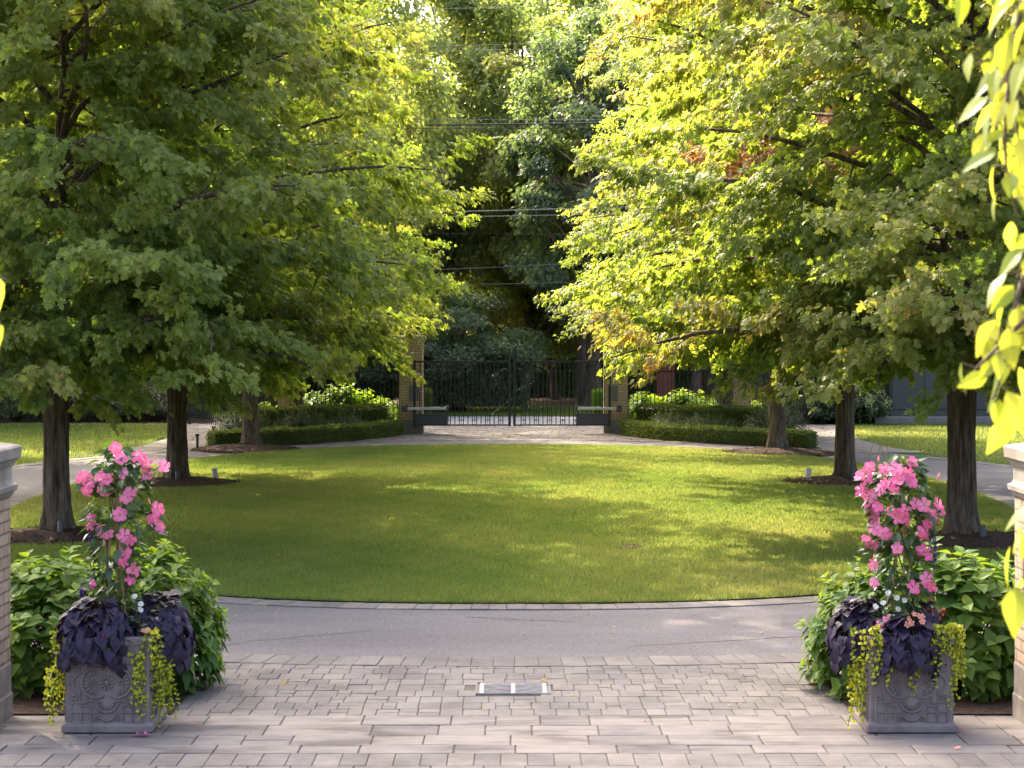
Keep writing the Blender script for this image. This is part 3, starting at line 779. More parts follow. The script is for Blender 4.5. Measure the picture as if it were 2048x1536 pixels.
# ------------------------------------------------------------------ hedges and shrubs
def hedge(name, lab, path, hw, h, mat, nl, ls, group=None, cat='hedge', z0=.02, rough=.02, seed=1, core=True):
    rg = np.random.default_rng(seed)
    P = A(path, dtype=float); L = np.r_[0, np.cumsum(np.linalg.norm(np.diff(P, axis=0), axis=1))]
    m = max(int(L[-1]/.25), 6); u = np.linspace(0, L[-1], m)
    C = np.stack([np.interp(u, L, P[:, 0]), np.interp(u, L, P[:, 1])], 1)
    for _ in range(4): C[1:-1] = .5*C[1:-1]+.25*(C[:-2]+C[2:])
    org = C.mean(0)
    T = np.gradient(C, axis=0); T = nrm(T); Nn = np.stack([T[:, 1], -T[:, 0]], 1)
    mb = MB()
    i0 = .86
    prof = [(-hw*i0, 0), (-hw*i0, h*.90), (-hw*.7, h*.95), (hw*.7, h*.95), (hw*i0, h*.90), (hw*i0, 0)]
    V = np.concatenate([np.c_[C+Nn*a-org, np.full(m, b)] for a, b in prof])
    F = []
    for r_ in range(5):
        i = np.arange(m-1); F.append(np.stack([r_*m+i, r_*m+i+1, (r_+1)*m+i+1, (r_+1)*m+i], 1))
    if core:
        mb.add(V, np.concatenate(F), 0, 0.0)
        for e in (0, m-1): mb.add(V[[r_*m+e for r_ in range(6)]], [tuple(range(6))], 0, 0.0)
    # leaves over sides, top and ends
    per = 2*h+2*hw; n = nl
    s = rg.uniform(0, L[-1], n); q = rg.uniform(0, per, n)
    end = rg.random(n) < (4*hw*h)/(per*L[-1]+4*hw*h)
    cx = np.stack([np.interp(s, u, C[:, 0]), np.interp(s, u, C[:, 1])], 1); nn = nrm(np.stack([np.interp(s, u, Nn[:, 0]), np.interp(s, u, Nn[:, 1])], 1))
    tt = np.stack([-nn[:, 1], nn[:, 0]], 1)
    off = np.where(q < h, -hw, np.where(q < h+2*hw, q-h-hw, hw)); z = np.where(q < h, q, np.where(q < h+2*hw, h, q-h-2*hw))
    out = np.zeros((n, 3)); sd_ = np.where(q < h, -1, np.where(q < h+2*hw, 0, 1))
    out[:, :2] = nn*sd_[:, None]; out[:, 2] = np.where(sd_ == 0, 1, .25)
    pos = np.c_[cx+nn*off[:, None]-org, z]
    es = np.where(rg.random(n) < .5, 0, m-1)
    sg = np.where(es == 0, -1, 1)
    pe = np.c_[C[es]+Nn[es]*rg.uniform(-hw, hw, n)[:, None]-org, rg.uniform(0, h, n)]
    pos = np.where(end[:, None], pe, pos); out = np.where(end[:, None], np.c_[T[es]*sg[:, None], np.full(n, .2)], out)
    pos += out*rg.normal(-.3*rough, rough, n)[:, None] + rg.normal(0, rough*.6, (n, 3))
    lump = .02*np.sin(s*5.1+seed)+.02*np.sin(s*2.3+2*seed)
    pos[:, 2] = np.maximum(pos[:, 2]*(1+lump*1.2), .01)
    d = out*.8+rg.normal(0, .6, (n, 3))+A([0, 0, .25]); nv = out+rg.normal(0, .6, (n, 3))
    cl = .5+.22*np.sin(s*3.3+z*6)*np.sin(s*1.1+seed)
    leaves(mb, DIAMOND, pos, d, nv, ls*rg.uniform(.6, 1.3, n), np.clip(cl+rg.normal(0, .2, n), 0, 1))
    o = mb.build(name, mat, None, (org[0], org[1], z0))
    return tag(o, lab, cat, group)
def mir(p, s): return [(s*a, b) for a, b in p]
HB = [(8.2,53.25),(7.0,54.3),(5.75,55.5),(4.6,57.0),(3.9,58.5),(3.55,59.9)]
hedge('boxwood_hedge', 'low clipped boxwood curving from the left walk to the left gate pillar', mir(HB, -1), .23, .42, m_box, 17000, .045, 'low boxwood hedges', seed=2)
hedge('boxwood_hedge', 'low clipped boxwood curving from the right gate pillar to the right walk', mir(HB, 1), .23, .42, m_box, 15000, .050, 'low boxwood hedges', seed=3)
HT = [(8.2,58.2),(7.0,58.3),(5.8,58.9),(5.0,59.6),(4.15,60.6)]
hedge('clipped_hedge', 'knee high dark hedge behind the shrubs left of the gate', mir(HT, -1), .45, .86, m_box, 16000, .055, 'inner clipped hedges', seed=4)
hedge('clipped_hedge', 'knee high dark hedge behind the shrubs right of the gate', mir(HT, 1), .45, .86, m_box, 16000, .055, 'inner clipped hedges', seed=5)
hedge('tall_screen', 'tall dark clipped screen seen through the left gate leaf', [(-3.9,77.2),(-1.5,76.8),(.35,77.0)], 1.1, 2.5, m_dark, 22000, .12, seed=6, rough=.09, z0=.25)
hedge('tall_screen', 'tall dark screen beyond the fence left of the left gate pillar', [(-16.0,77.8),(-9.0,77.5),(-6.5,77.2),(-4.9,77.4)], 1.0, 2.6, m_dark, 30000, .12, seed=7, rough=.09)
hedge('dark_hedge', 'dark hedge behind the flower border on the left lawn', [(-30,71.8),(-20,71.4),(-11.2,71.2)], .8, 3.2, m_dark, 34000, .13, 'dark boundary hedges', seed=8, rough=.10, z0=.0)
hedge('dark_hedge', 'dark hedge between the white flowered shrubs and the grey enclosure', [(8.4,68.2),(10.5,68.2),(12.6,68.3)], .8, 3.2, m_dark, 14000, .12, 'dark boundary hedges', seed=9, rough=.10, z0=.0)
hedge('dark_hedge', 'dark hedge behind the nearest right maple beyond the enclosure', [(16.9,68.4),(22,68.6),(32,68.6)], .8, 3.0, m_dark, 22000, .13, 'dark boundary hedges', seed=10, rough=.10, z0=.0)
hedge('thicket', 'dark thicket under the woodland trees across the road', [(-34,97),(-15,95),(0,96.5),(15,95),(34,97)], 1.4, 3.4, m_dark, 60000, .22, seed=14, rough=.22, z0=.0)
hedge('golden_post_shrub', 'small clipped yellow green shrub behind the right end of the gate', [(3.05,72.95),(3.75,73.0)], .3, .95, m_lime, 2600, .07, 'clipped roadside shrubs', cat='shrub', seed=12, z0=.0)
hedge('golden_post_shrub', 'small clipped green shrub behind the left end of the gate', [(-3.6,72.95),(-3.05,73.0)], .3, .95, m_box, 2600, .07, 'clipped roadside shrubs', cat='shrub', seed=13, z0=.0)

def shoots(seed, n, rx, ry, h, pairs, ls, tpl, mat, smat, spread=.7, step=.05, tint=(.2, .9), flat=0.0, stems=True, wide=1.0, shell=(.72, 1.0), red=0.0, lowc=-.12):
    """a shrub of leafy shoots: stems fan out from the crown base, each ending in opposite pairs of leaves"""
    rg = np.random.default_rng(seed); mb = MB()
    az = rg.uniform(0, 2*PI, n); ph = np.arccos(rg.uniform(lowc, 1, n))
    f = rg.uniform(shell[0], shell[1], n)
    tip = np.stack([rx*f*np.sin(ph)*np.cos(az), ry*f*np.sin(ph)*np.sin(az), h*(.34+.66*f*np.cos(ph))*(1-flat*rg.random(n))], 1)
    tip[:, 2] = np.maximum(tip[:, 2], .08)
    base = tip*A([.12, .12, 0]); sd_ = nrm(tip-base+A([0, 0, .25]))
    if stems:
        for i in range(0, n, 2):
            mid = (tip[i]+base[i])/2+A([0, 0, .12*h])
            tube(mb, [base[i], mid, tip[i]], [.008, .006, .004], 4, 1, .5, smooth=False)
    ref = nrm(np.cross(sd_, rg.normal(0, 1, (n, 3)))); oth = np.cross(sd_, ref)
    for k in range(pairs):
        ax = ref if k % 2 == 0 else oth
        for sg in (-1, 1):
            d = ax*sg+sd_*(spread*(1-k/pairs)+.15)+A([0, 0, -.28])+rg.normal(0, .18, (n, 3))
            nv = sd_*.9+A([0, 0, .55])-ax*sg*.1+rg.normal(0, .2, (n, 3))
            pos = tip-sd_*(step*k)+rg.normal(0, .008, (n, 3))
            sz = ls*(.45+.55*min(1, (k+.6)/max(1, pairs-1)))*rg.uniform(.75, 1.2, n)
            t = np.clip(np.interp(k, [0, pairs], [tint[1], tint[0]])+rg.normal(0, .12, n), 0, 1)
            if red: t = np.where(rg.random(n) < red, 1.0, np.minimum(t, .75))
            leaves(mb, tpl, pos, d, nv, sz, t, 0, wide)
    return mb.mesh('foliage', [mat, smat])

def shrub(name, lab, cat, x, y, mesh, rz=0.0, sc=1.0, group=None, z=.02):
    o = obj(name, mesh, None, (x, y, z), rz); o.scale = (sc,)*3 if not isinstance(sc, tuple) else sc
    return tag(o, lab, cat, group)
HY = [shoots(201, 215, 1.02, .86, 1.34, 4, .215, OVATE, m_hyd, m_stem, tint=(.15, .85), lowc=-.42),
      shoots(202, 215, 1.0, .84, 1.34, 4, .21, OVATE, m_hyd, m_stem, tint=(.15, .85), lowc=-.42)]
shrub('hydrangea', 'broad leaved hydrangea spilling over the paving right of the left planter', 'shrub', -3.22, 17.55, HY[0], 0, (.64, 1, .98), 'hydrangeas behind the planters')
shrub('hydrangea', 'broad leaved hydrangea between the left brick pillar and the left planter', 'shrub', -4.1, 17.65, HY[1], 1, (.9, 1, .93), 'hydrangeas behind the planters')
shrub('hydrangea', 'broad leaved hydrangea between the right planter and the right brick pillar', 'shrub', 3.95, 17.6, HY[0], 2.4, (.98, 1.0, .98), 'hydrangeas behind the planters')
shrub('hydrangea', 'broad leaved hydrangea spilling over the paving left of the right planter', 'shrub', 3.22, 17.5, HY[1], 2.9, (.64, 1, .88), 'hydrangeas behind the planters')
SP = [shoots(211, 420, 1.15, .85, 1.0, 5, .075, DIAMOND, m_shrub, m_twig, tint=(.2, .7), shell=(.35, 1.05), step=.05),
      shoots(212, 420, 1.05, .85, 1.05, 5, .070, DIAMOND, m_shrub, m_twig, tint=(.2, .7), shell=(.35, 1.05), step=.05),
      shoots(213, 360, 1.0, .7, .9, 5, .075, DIAMOND, m_shrub, m_twig, tint=(.3, .8), shell=(.35, 1.1), step=.05, red=.45)]
sp = [(-7.75, 56.1, 0, 1.08, 'grey green twiggy shrub at the left end of the low hedge'),
      (-6.1, 56.9, 1, .9, 'dim twiggy shrub between the two far left maple trunks'),
      (-4.95, 58.2, 0, .80, 'dim twiggy shrub in front of the knee high hedge near the left gate pillar'),
      (4.7, 57.9, 1, .82, 'sunlit twiggy shrub nearest the right gate pillar'),
      (5.75, 56.8, 0, .88, 'sunlit twiggy shrub before the farthest right maple trunk'),
      (7.55, 55.9, 1, 1.14, 'tall leafy shrub at the right end of the low hedge beside the walk')]
for x, y, k, sc, lab in sp:
    shrub('spirea_shrub', lab, 'shrub', x, y, SP[k], x, sc, 'loose shrubs inside the low hedges')
fl = [(-15.6, 68.6, 2, 1.35, 'rust tinged shrub in the border behind the nearest left maple'),
      (-14.0, 68.8, 0, 1.3, 'green shrub beside the rust tinged one in the left border'),
      (-12.6, 68.5, 1, 1.35, 'pale green shrub at the walk end of the left border'),
      (-17.4, 68.4, 1, .9, 'low yellow green shrub at the outer end of the left border')]
for x, y, k, sc, lab in fl:
    shrub('border_shrub', lab, 'shrub', x, y, SP[k], x, sc, 'shrubs in the left border')
LM = [shoots(221, 260, 1.5, .7, 1.25, 4, .24, OVATE, m_lime, m_stem, tint=(.1, .9), shell=(.4, 1.0), step=.09),
      shoots(222, 240, 1.3, .7, 1.05, 4, .22, OVATE, m_lime, m_stem, tint=(.1, .9), shell=(.4, 1.0), step=.09)]
lm_ = [(-5.55, 63.0, 0, 1.25, 'bright green big leaved shrub behind the iron fence left of the gate'),
      (-4.2, 63.2, 1, .95, 'lower bright green shrub against the left gate pillar'),
      (-7.9, 62.6, 1, .85, 'leafy green shrub left of the ochre pier in the left fence'),
      (4.25, 63.0, 1, 1.15, 'sunlit yellow green shrub against the right gate pillar'),
      (5.6, 63.2, 0, 1.08, 'sunlit yellow green shrub in the middle of the right fence'),
      (7.6, 62.0, 1, .92, 'sunlit yellow green shrub right of the ochre pier in the right fence')]
for x, y, k, sc, lab in lm_:
    shrub('lime_shrub', lab, 'shrub', x, y, LM[k], x, sc, 'lime green shrubs along the iron fence')
# white flowered shrubs by the right walk
ph = shoots(231, 240, .85, .7, 1.1, 4, .13, OVATE, m_shrub, m_stem, tint=(.2, .7), shell=(.5, 1.0), step=.07)
def panicles(seed, n=34):
    rg = np.random.default_rng(seed); mb = MB()
    for i in range(n):
        az = rg.uniform(0, 2*PI); p = math.acos(rg.uniform(.25, 1)); c = A([.85*math.sin(p)*math.cos(az), .7*math.sin(p)*math.sin(az), 1.1*(.36+.66*math.cos(p))])
        m = 40; q = nrm(rg.normal(0, 1, (m, 3)))*A([.085, .085, .10])*(rg.random(m)**.4)[:, None]
        leaves(mb, DIAMOND, c+q, q+A([0, 0, .02]), rg.normal(0, 1, (m, 3)), .05, rg.random(m))
    return mb.mesh('flower_heads', m_panicle)
pn = panicles(5)
for x, y, sc, lab in [(9.1, 67.0, 1.0, 'white green flowering shrub nearest the far end of the right walk'), (10.6, 66.9, 1.08, 'white green flowering shrub in the middle before the dark hedge'),
                      (12.0, 66.7, 1.2, 'white green flowering shrub beside the concrete plinth')]:
    t = thing('panicle_hydrangea', lab, 'shrub', (x, y, 0), x, 'flowering shrubs by the right walk'); t.scale = (sc,)*3
    obj('foliage', ph, t); f = obj('flower_heads', pn, t); f['kind'] = 'stuff'
# ------------------------------------------------------------------ near brick pillars
def near_pillar(lab, x0, x1, y0, y1):
    cx, cy_, hx, hy = (x0+x1)/2, (y0+y1)/2, (x1-x0)/2, (y1-y0)/2
    t = thing('brick_pillar', lab, 'pillar', (cx, cy_, 0), 0, 'brick pillars at the forecourt')
    b = MB(); loft(b, [(0,0,hx+.015,hy+.015,0),(0,0,hx+.015,hy+.015,.20),(0,0,hx+.006,hy+.006,.215),(0,0,hx+.006,hy+.006,.455),(0,0,hx-.004,hy-.004,.47)]); b.build('base', m_lime_stone, t)
    s = MB(); box(s, -hx, hx, -hy, hy, .47, 1.845); s.build('shaft', m_brick, t)
    c = MB()
    pr = [(.0,1.885),(.02,1.90),(.035,1.93),(.055,1.945),(.06,1.985),(.025,2.0),(.012,2.03),(.012,2.13),(.03,2.15),(.055,2.19),(.085,2.215),(.085,2.22),(.09,2.30),(.07,2.315),(-.10,2.345),(-.10,2.375),(-hx+.02,2.44)]
    loft(c, [(0,0,hx+o*.85,max(hy+o*.85,.02),z-.04) for o, z in pr]); c.build('cap', m_lime_stone, t)
    return t
near_pillar('buff brick pillar with a stone cap beside the left hydrangea', -4.93, -4.19, 15.55, 16.29)
near_pillar('buff brick pillar with a stone cap beside the right hydrangea', 4.20, 4.94, 15.55, 16.29)

# ------------------------------------------------------------------ planters
def ridge(mb, pts, wd, h, closed=False):
    """rounded moulding along a line in the face plane (u, v); third axis is out of the face"""
    P = A(pts, float)
    d = np.gradient(P, axis=0); d = nrm(d); nn = np.stack([-d[:, 1], d[:, 0]], 1)
    prof = [(-.5, 0), (-.32, .75), (0, 1.0), (.32, .75), (.5, 0)]
    V = np.concatenate([np.c_[P+nn*wd*a, np.full(len(P), h*b-.001)] for a, b in prof]); m = len(P); i = np.arange(m-1); F = []
    for r_ in range(4): F.append(np.stack([r_*m+i, r_*m+i+1, (r_+1)*m+i+1, (r_+1)*m+i], 1))
    mb.add(V, np.concatenate(F), 0, .5)
def arc(cx, cy_, r, a0, a1, n=20):
    t = np.linspace(R(a0), R(a1), n); return np.c_[cx+r*np.cos(t), cy_+r*np.sin(t)]
def relief_mesh():
    mb = MB(); c = .40; w_, h_ = .021, .019
    L = lambda p: ridge(mb, p, w_*.8, h_*.85)
    for s in (-1, 1):
        ridge(mb, arc(s*.085, c, .118, 90-s*0 if False else (-118 if s > 0 else 62), (118 if s > 0 else 298)), w_*1.2, h_*1.2)
        ridge(mb, arc(s*.195, c, .078, -80 if s > 0 else 100, 80 if s > 0 else 260), w_, h_)
        ridge(mb, arc(0, c+s*.145, .090, 0 if s > 0 else 180, 180 if s > 0 else 360), w_*1.2, h_*1.2)
        ridge(mb, arc(0, c+s*.225, .078, 25 if s > 0 else 205, 155 if s > 0 else 335), w_, h_)
        for q in (-1, 1):
            f = lambda u, v: (q*u, c+s*v)
            for a, b in [((.285,.315),(.285,.16)),((.285,.315),(.13,.315)),((.13,.315),(.13,.235)),((.285,.235),(.06,.235)),((.205,.315),(.205,.16)),((.285,.16),(.16,.16)),
                         ((.13,.235),(.13,.185)),((.13,.185),(.215,.185)),((.16,.16),(.16,.11)),((.215,.16),(.215,.075)),((.10,.145),(.16,.145)),((.285,.16),(.285,.10))]:
                p0, p1 = A(f(*a)), A(f(*b)); L([p0, (p0+p1)/2, p1])
            # corner leaf knots
            for k in range(5):
                t = k*1.257; bump(mb, f(.255, .115)[0]+.018*math.cos(t), f(.255, .115)[1]+.018*math.sin(t), .014, .011, h_*.8)
                bump(mb, f(.085, .285)[0]+.016*math.cos(t), f(.085, .285)[1]+.016*math.sin(t), .012, .010, h_*.8)
    for k in range(10):
        t = k*2*PI/10; bump(mb, .045*math.cos(t), c+.045*math.sin(t), .022, .012, h_, t)
    bump(mb, 0, c, .022, .022, h_*1.2)
    for s in (-1, 1):
        for k in range(9):
            t = R(-80+20*k)+(0 if s > 0 else PI); bump(mb, s*.085+.080*math.cos(t), c+.080*math.sin(t), .026, .011, h_*.9, t)
        for k in range(8):
            t = R(10+23*k)*s; bump(mb, .062*math.cos(t), c+s*.145+.060*math.sin(t), .020, .010, h_*.9, t)
        for k in range(5):
            t = k*1.257; bump(mb, s*.115+.022*math.cos(t), c+.022*math.sin(t), .015, .010, h_, t)
    return mb
def bump(mb, u, v, a, b, h, rot=0.0):
    t = np.linspace(0, 2*PI, 8, endpoint=False); c, s = math.cos(rot), math.sin(rot); rows = []
    for f, z in ((1, -.001), (.7, .75), (0.01, 1.0)):
        x, y = a*f*np.cos(t), b*f*np.sin(t); rows.append(np.c_[u+x*c-y*s, v+x*s+y*c, np.full(8, h*z)])
    V = np.concatenate(rows); i = np.arange(8); j = (i+1) % 8
    mb.add(V, np.concatenate([np.stack([r_*8+i, r_*8+j, (r_+1)*8+j, (r_+1)*8+i], 1) for r_ in range(2)]), 0, .5)
REL = relief_mesh().mesh('relief', m_planter)
def planter(lab, x, y):
    t = thing('planter_box', lab, 'planter', (x, y, .018), 0, 'square cast stone planters')
    b = MB()
    loft(b, [(0,0,.345,.345,0),(0,0,.362,.362,.012),(0,0,.362,.362,.055),(0,0,.352,.352,.075),(0,0,.337,.337,.085),(0,0,.334,.334,.10),(0,0,.334,.334,.69),
             (0,0,.345,.345,.70),(0,0,.352,.352,.715),(0,0,.352,.352,.752),(0,0,.345,.345,.762),(0,0,.300,.300,.762),(0,0,.29,.29,.70)], .014, cap=(True, False))
    b.build('body', m_planter, t)
    s = MB(); box(s, -.297, .297, -.297, .297, .60, .705); s.build('soil', m_soil, t)
    for k, (dx, dy) in enumerate([(0, -.334), (.334, 0), (-.334, 0)]):
        o = obj('relief', REL, t, (dx, dy, 0))
        o.rotation_euler = [(PI/2, 0, 0), (PI/2, 0, PI/2), (PI/2, 0, -PI/2)][k]
    return t
PL, PR = (-3.235, 15.91), (3.190, 15.91)
planter('grey cast stone planter with strapwork relief before the left brick pillar', *PL)
planter('grey cast stone planter with strapwork relief before the right brick pillar', *PR)
ZS = .72    # soil level

# ------------------------------------------------------------------ flowers
_rb = np.random.default_rng(17)
def bloom_mesh(name, mats, np_=5, wide=.62, cup=.10, throat=.16, twist=.18, tube_=.0, pale=0.0):
    mb = MB(); rs = [.12, .40, .68, .90, 1.0]; ws = [.10, wide*.62, wide*.95, wide*.75, wide*.34]
    for k in range(np_):
        a = 2*PI*k/np_; V = []; 
        for i, (r, ww) in enumerate(zip(rs, ws)):
            for j in (-1, 0, 1):
                yy = j*ww*.62+twist*r*r*.5; z = cup*(1-r)*-1.0+.10*(r**2)*(1 if j == 0 else .4)+.05*j+(-.10 if r > .95 else 0)
                V.append((r*math.cos(a)-yy*math.sin(a), r*math.sin(a)+yy*math.cos(a), z))
        V = A(V)*(1+_rb.normal(0, .07))+_rb.normal(0, .028, (15, 3))*A([1, 1, 1.5])
        F = [(i*3+j, (i+1)*3+j, (i+1)*3+j+1, i*3+j+1) for i in range(4) for j in range(2)]
        tv = np.repeat([.85, .55, .3, .35, .5], 3)+(.18 if k % 2 else 0)+pale
        mb.add(V, F, 0, tv)
    t = np.linspace(0, 2*PI, 8, endpoint=False)
    mb.add(np.concatenate([np.c_[throat*np.cos(t), throat*np.sin(t), np.full(8, .01)], [[0, 0, -.08]]]), [(i, (i+1) % 8, 8) for i in range(8)], 1, .4)
    if tube_:
        mb.add(np.concatenate([np.c_[.15*np.cos(t), .15*np.sin(t), np.full(8, -.05)], np.c_[.05*np.cos(t), .05*np.sin(t), np.full(8, -tube_)]]), [(i, (i+1) % 8, 8+(i+1) % 8, 8+i) for i in range(8)], 0, .9)
    return mb.mesh(name, mats)
BL = [bloom_mesh('flower', [m_pink, m_throat], twist=.22, tube_=.7, wide=.76), bloom_mesh('flower', [m_pink, m_throat], cup=.2, twist=-.2, tube_=.7, wide=.72),
      bloom_mesh('flower', [m_pink, m_throat], cup=-.35, twist=.15, tube_=.7, wide=.72, pale=.35),
      bloom_mesh('flower', [m_pink, m_throat], cup=.1, twist=.3, tube_=.7, wide=.66, pale=.15), bloom_mesh('flower', [m_pink, m_throat], cup=-.6, twist=.1, tube_=.8, wide=.6, pale=-.1), bloom_mesh('flower', [m_pink, m_throat], cup=.3, twist=-.1, tube_=.7, wide=.78, pale=.25)]
BUD = MB(); tube(BUD, [(0,0,0),(0,0,.35),(0,.03,.7),(0,.02,1.0)], [.07,.16,.12,.02], 6, 0, .7); BUD = BUD.mesh('bud', [m_salmon])
DAISY = bloom_mesh('flower', [m_wpet, m_orange], 9, .34, .02, .26, 0)
SAL = bloom_mesh('flower', [m_salmon, m_throat], 5, .6, .1, .16, .1)
REDB = bloom_mesh('flower', [m_red, m_throat], 5, .5, .2, .1, .1)

def put(mesh, name, par, p, nrm_, sc, roll=0.0):
    o = obj(name, mesh, par, tuple(float(v) for v in p))
    q = Vector(tuple(float(v) for v in nrm_)).normalized().to_track_quat('Z', 'Y').to_matrix() @ Matrix.Rotation(roll, 3, 'Z')
    o.rotation_euler = q.to_euler(); o.scale = (sc, sc, sc); return o

def mandevilla(lab, P, h, pts, seed, buds, ax=(0, 0)):
    rg = np.random.default_rng(seed)
    t = thing('mandevilla', lab, 'climbing plant', (P[0], P[1], ZS), 0, 'pink mandevillas on canes')
    st = MB(); fo = MB()
    for k in range(4):
        a = rg.uniform(0, 6.28); z = np.linspace(-.05, h*rg.uniform(.8, .97), 26); ph_ = a+z*rg.choice([-4, 4])
        rr = np.interp(z, [0, h], [.10, .05])
        tube(st, np.c_[ax[0]*z+rr*np.cos(ph_), ax[1]*z+rr*np.sin(ph_), z], .006, 5, 0, .5)
    n = 380
    z = rg.uniform(.06, 1.0, n)**.9*h; a = rg.uniform(0, 2*PI, n); rr = np.interp(z, [0, .3*h, .75*h, h], [.10, .17, .24, .10])*rg.uniform(.35, 1.1, n)
    pos = np.c_[rr*np.cos(a)+ax[0]*z, rr*np.sin(a), z]
    out = np.c_[np.cos(a), np.sin(a), 0*a]
    leaves(fo, OVATE, pos, out*.8+A([0, 0, -.35])+rg.normal(0, .35, (n, 3)), out*.5+A([0, 0, .7])+rg.normal(0, .3, (n, 3)), rg.uniform(.08, .14, n), rg.random(n), 0, .85)
    for (px, pz) in pts:      # a few leaves by every flower
        m = 4; a = rg.uniform(0, 6.28, m); o2 = np.c_[np.cos(a), np.sin(a), rg.normal(0, .3, m)]
        leaves(fo, OVATE, np.repeat([[px*.93, .02, pz-.04]], m, 0), o2+A([0, 0, -.2]), A([0, -.5, .7])+rg.normal(0, .3, (m, 3)), rg.uniform(.075, .12, m), rg.random(m), 0, .85)
    for k in range(3):        # searching tendrils
        a = rg.uniform(0, 6.28); q = np.linspace(0, 1, 12)
        tube(fo, np.c_[.12*math.cos(a)+.16*q*math.cos(a), .1*q*math.sin(a), h*.9+.25*np.sin(q*2.6)], .0022, 4, 1, .5)
    fo.build('foliage', [m_mand, m_stem], t)
    tw = st
    for i, (px, pz) in enumerate(pts):
        yy = -math.sqrt(max(.0, .25**2-min(.25, abs(px))**2))*rg.uniform(.6, 1.0)-.02
        d = A([px*1.6+rg.normal(0, .35), -1.0, .15+rg.normal(0, .35)])
        put(BL[(i*5+i//3) % 6], 'flower', t, (px, yy, pz), d, rg.uniform(.042, .064), rg.uniform(0, 6))
        tube(tw, [(px*.4, 0, pz-.08), (px*.8, yy*.6, pz-.03), (px-.02*d[0], yy+.03, pz)], .004, 4, 0, .5)
    st.build('vine_stem', m_stem, t)
    for px, pz in buds:
        put(BUD, 'bud', t, (px, -.18, pz), (rg.normal(0, .3), -.2, 1), .055)
    return t
def conv(L_, ox, oy, P, yf=15.72):
    k = 3900/yf
    return [((ox+a/2.238-1024)/k-P[0], CAM_H-(oy+b/2.238-659)/k-ZS) for a, b in L_]
LP = [(520,105),(540,150),(612,145),(635,178),(640,228),(715,190),(550,220),(345,248),(375,235),(445,230),(480,240),(385,295),(405,272),(465,290),(588,295),(565,325),(690,385),(670,430),(700,465),(538,397),(412,418),(400,455),(455,477),(485,485),(555,495),(582,515),(560,570),(555,612),(592,660),(580,695),(415,715)]
LBD = [(437,300),(465,540),(692,160),(672,355),(535,350)]
RP = [(472,198),(425,230),(462,250),(435,303),(525,200),(565,195),(600,215),(622,218),(648,165),(640,255),(580,240),(550,265),(560,285),(525,260),(512,292),(475,330),(475,380),(500,368),(485,415),(550,385),(600,380),(610,420),(575,415),(655,348),(690,355),(735,395),(785,365),(790,392),(750,435),(720,440),(690,470),(705,495),(490,470),(520,485),(545,495),(460,530),(490,545),(575,550),(695,560),(712,585),(487,635),(490,715),(708,685),(728,725),(645,722)]
RBD = [(495,165),(760,240),(500,445),(475,605)]
mandevilla('pink flowered mandevilla climbing canes in the planter by the left brick pillar', PL, 1.58, conv(LP, 0, 850, PL), 301, conv(LBD, 0, 850, PL), (.01, 0))
mandevilla('fuller pink flowered mandevilla beside the purple spike in the planter by the right brick pillar', PR, 1.50, conv(RP, 1536, 850, PR), 302, conv(RBD, 1536, 850, PR), (-.01, 0))
def canes(lab, P, seed):
    rg = np.random.default_rng(seed); t = thing('cane_tripod', lab, 'plant support', (P[0], P[1], ZS-.05), 0, 'bamboo supports')
    for k in range(3):
        a = k*2.094+.5+seed; mb = MB(); top = A([.03*math.cos(a+3), .03*math.sin(a+3), 1.45+.04*k]); b = A([.14*math.cos(a), .14*math.sin(a), 0])
        q = np.linspace(0, 1, 9)[:, None]; tube(mb, b+(top-b)*q, .010, 7); mb.build('cane', m_cane, t)
canes('bamboo canes holding the mandevilla of the left planter', PL, 1)
canes('bamboo canes holding the mandevilla of the right planter', PR, 2)

def drape(name, lab, cat, P, specs, tpl, mat, ls, seed, grp):
    """heart leaves laid like shingles over drooping mounds (cx, cy, top z, rx, ry, drop, n)"""
    rg = np.random.default_rng(seed); mb = MB()
    for cx, cy_, zt, rx, ry, drop, n in specs:
        a = rg.uniform(0, 2*PI, n); f = rg.random(n)**.75
        rad = np.minimum(1, f*1.45); z = zt-drop*np.clip((f-.25)/.75, 0, 1)**1.3+.05*np.cos(a*3+f*5)
        pos = np.c_[cx+rx*rad*np.cos(a), cy_+ry*rad*np.sin(a), z+rg.normal(0, .015, n)]
        dn = np.clip((f-.2)/.6, .08, 1)[:, None]
        out = np.c_[np.cos(a), np.sin(a), 0*a]
        d = out*(1.02-.75*dn)+A([0, 0, -1.0])*dn+rg.normal(0, .20, (n, 3)); nv = out*dn+A([0, 0, 1.0])*(1.02-.7*dn)+A([0, -.12, .1])+rg.normal(0, .24, (n, 3))
        leaves(mb, tpl, pos+out*.012*rg.normal(1, 1, (n, 1)), d, nv, ls*rg.uniform(.65, 1.15, n), rg.random(n), 0)
        for i in range(0, n, 5):
            tube(mb, [(cx*.6, cy_*.6, ZS-P[2]-.0), (pos[i, 0]*.8, pos[i, 1]*.8, max(z[i], 0)+.05), pos[i]], .004, 4, 1, .5, smooth=False)
    o = mb.build(name, [mat, m_stem], None, (P[0], P[1], P[2]))
    return tag(o, lab, cat, grp)
G1 = 'dark sweet potato vines'
drape('sweet_potato_vine', 'big mound of near black heart shaped leaves over the front of the left planter', 'trailing plant', (PL[0], PL[1], ZS),
      [(-.11, -.19, .28, .27, .25, .38, 440), (-.20, -.1, .21, .21, .22, .30, 160)], HEART, m_purple, .112, 401, G1)
drape('sweet_potato_vine', 'dark leaved mound hanging off the paving side of the left planter toward the hydrangea', 'trailing plant', (PL[0], PL[1], ZS),
      [(.36, .06, .30, .22, .26, .42, 380)], HEART, m_purple, .105, 402, G1)
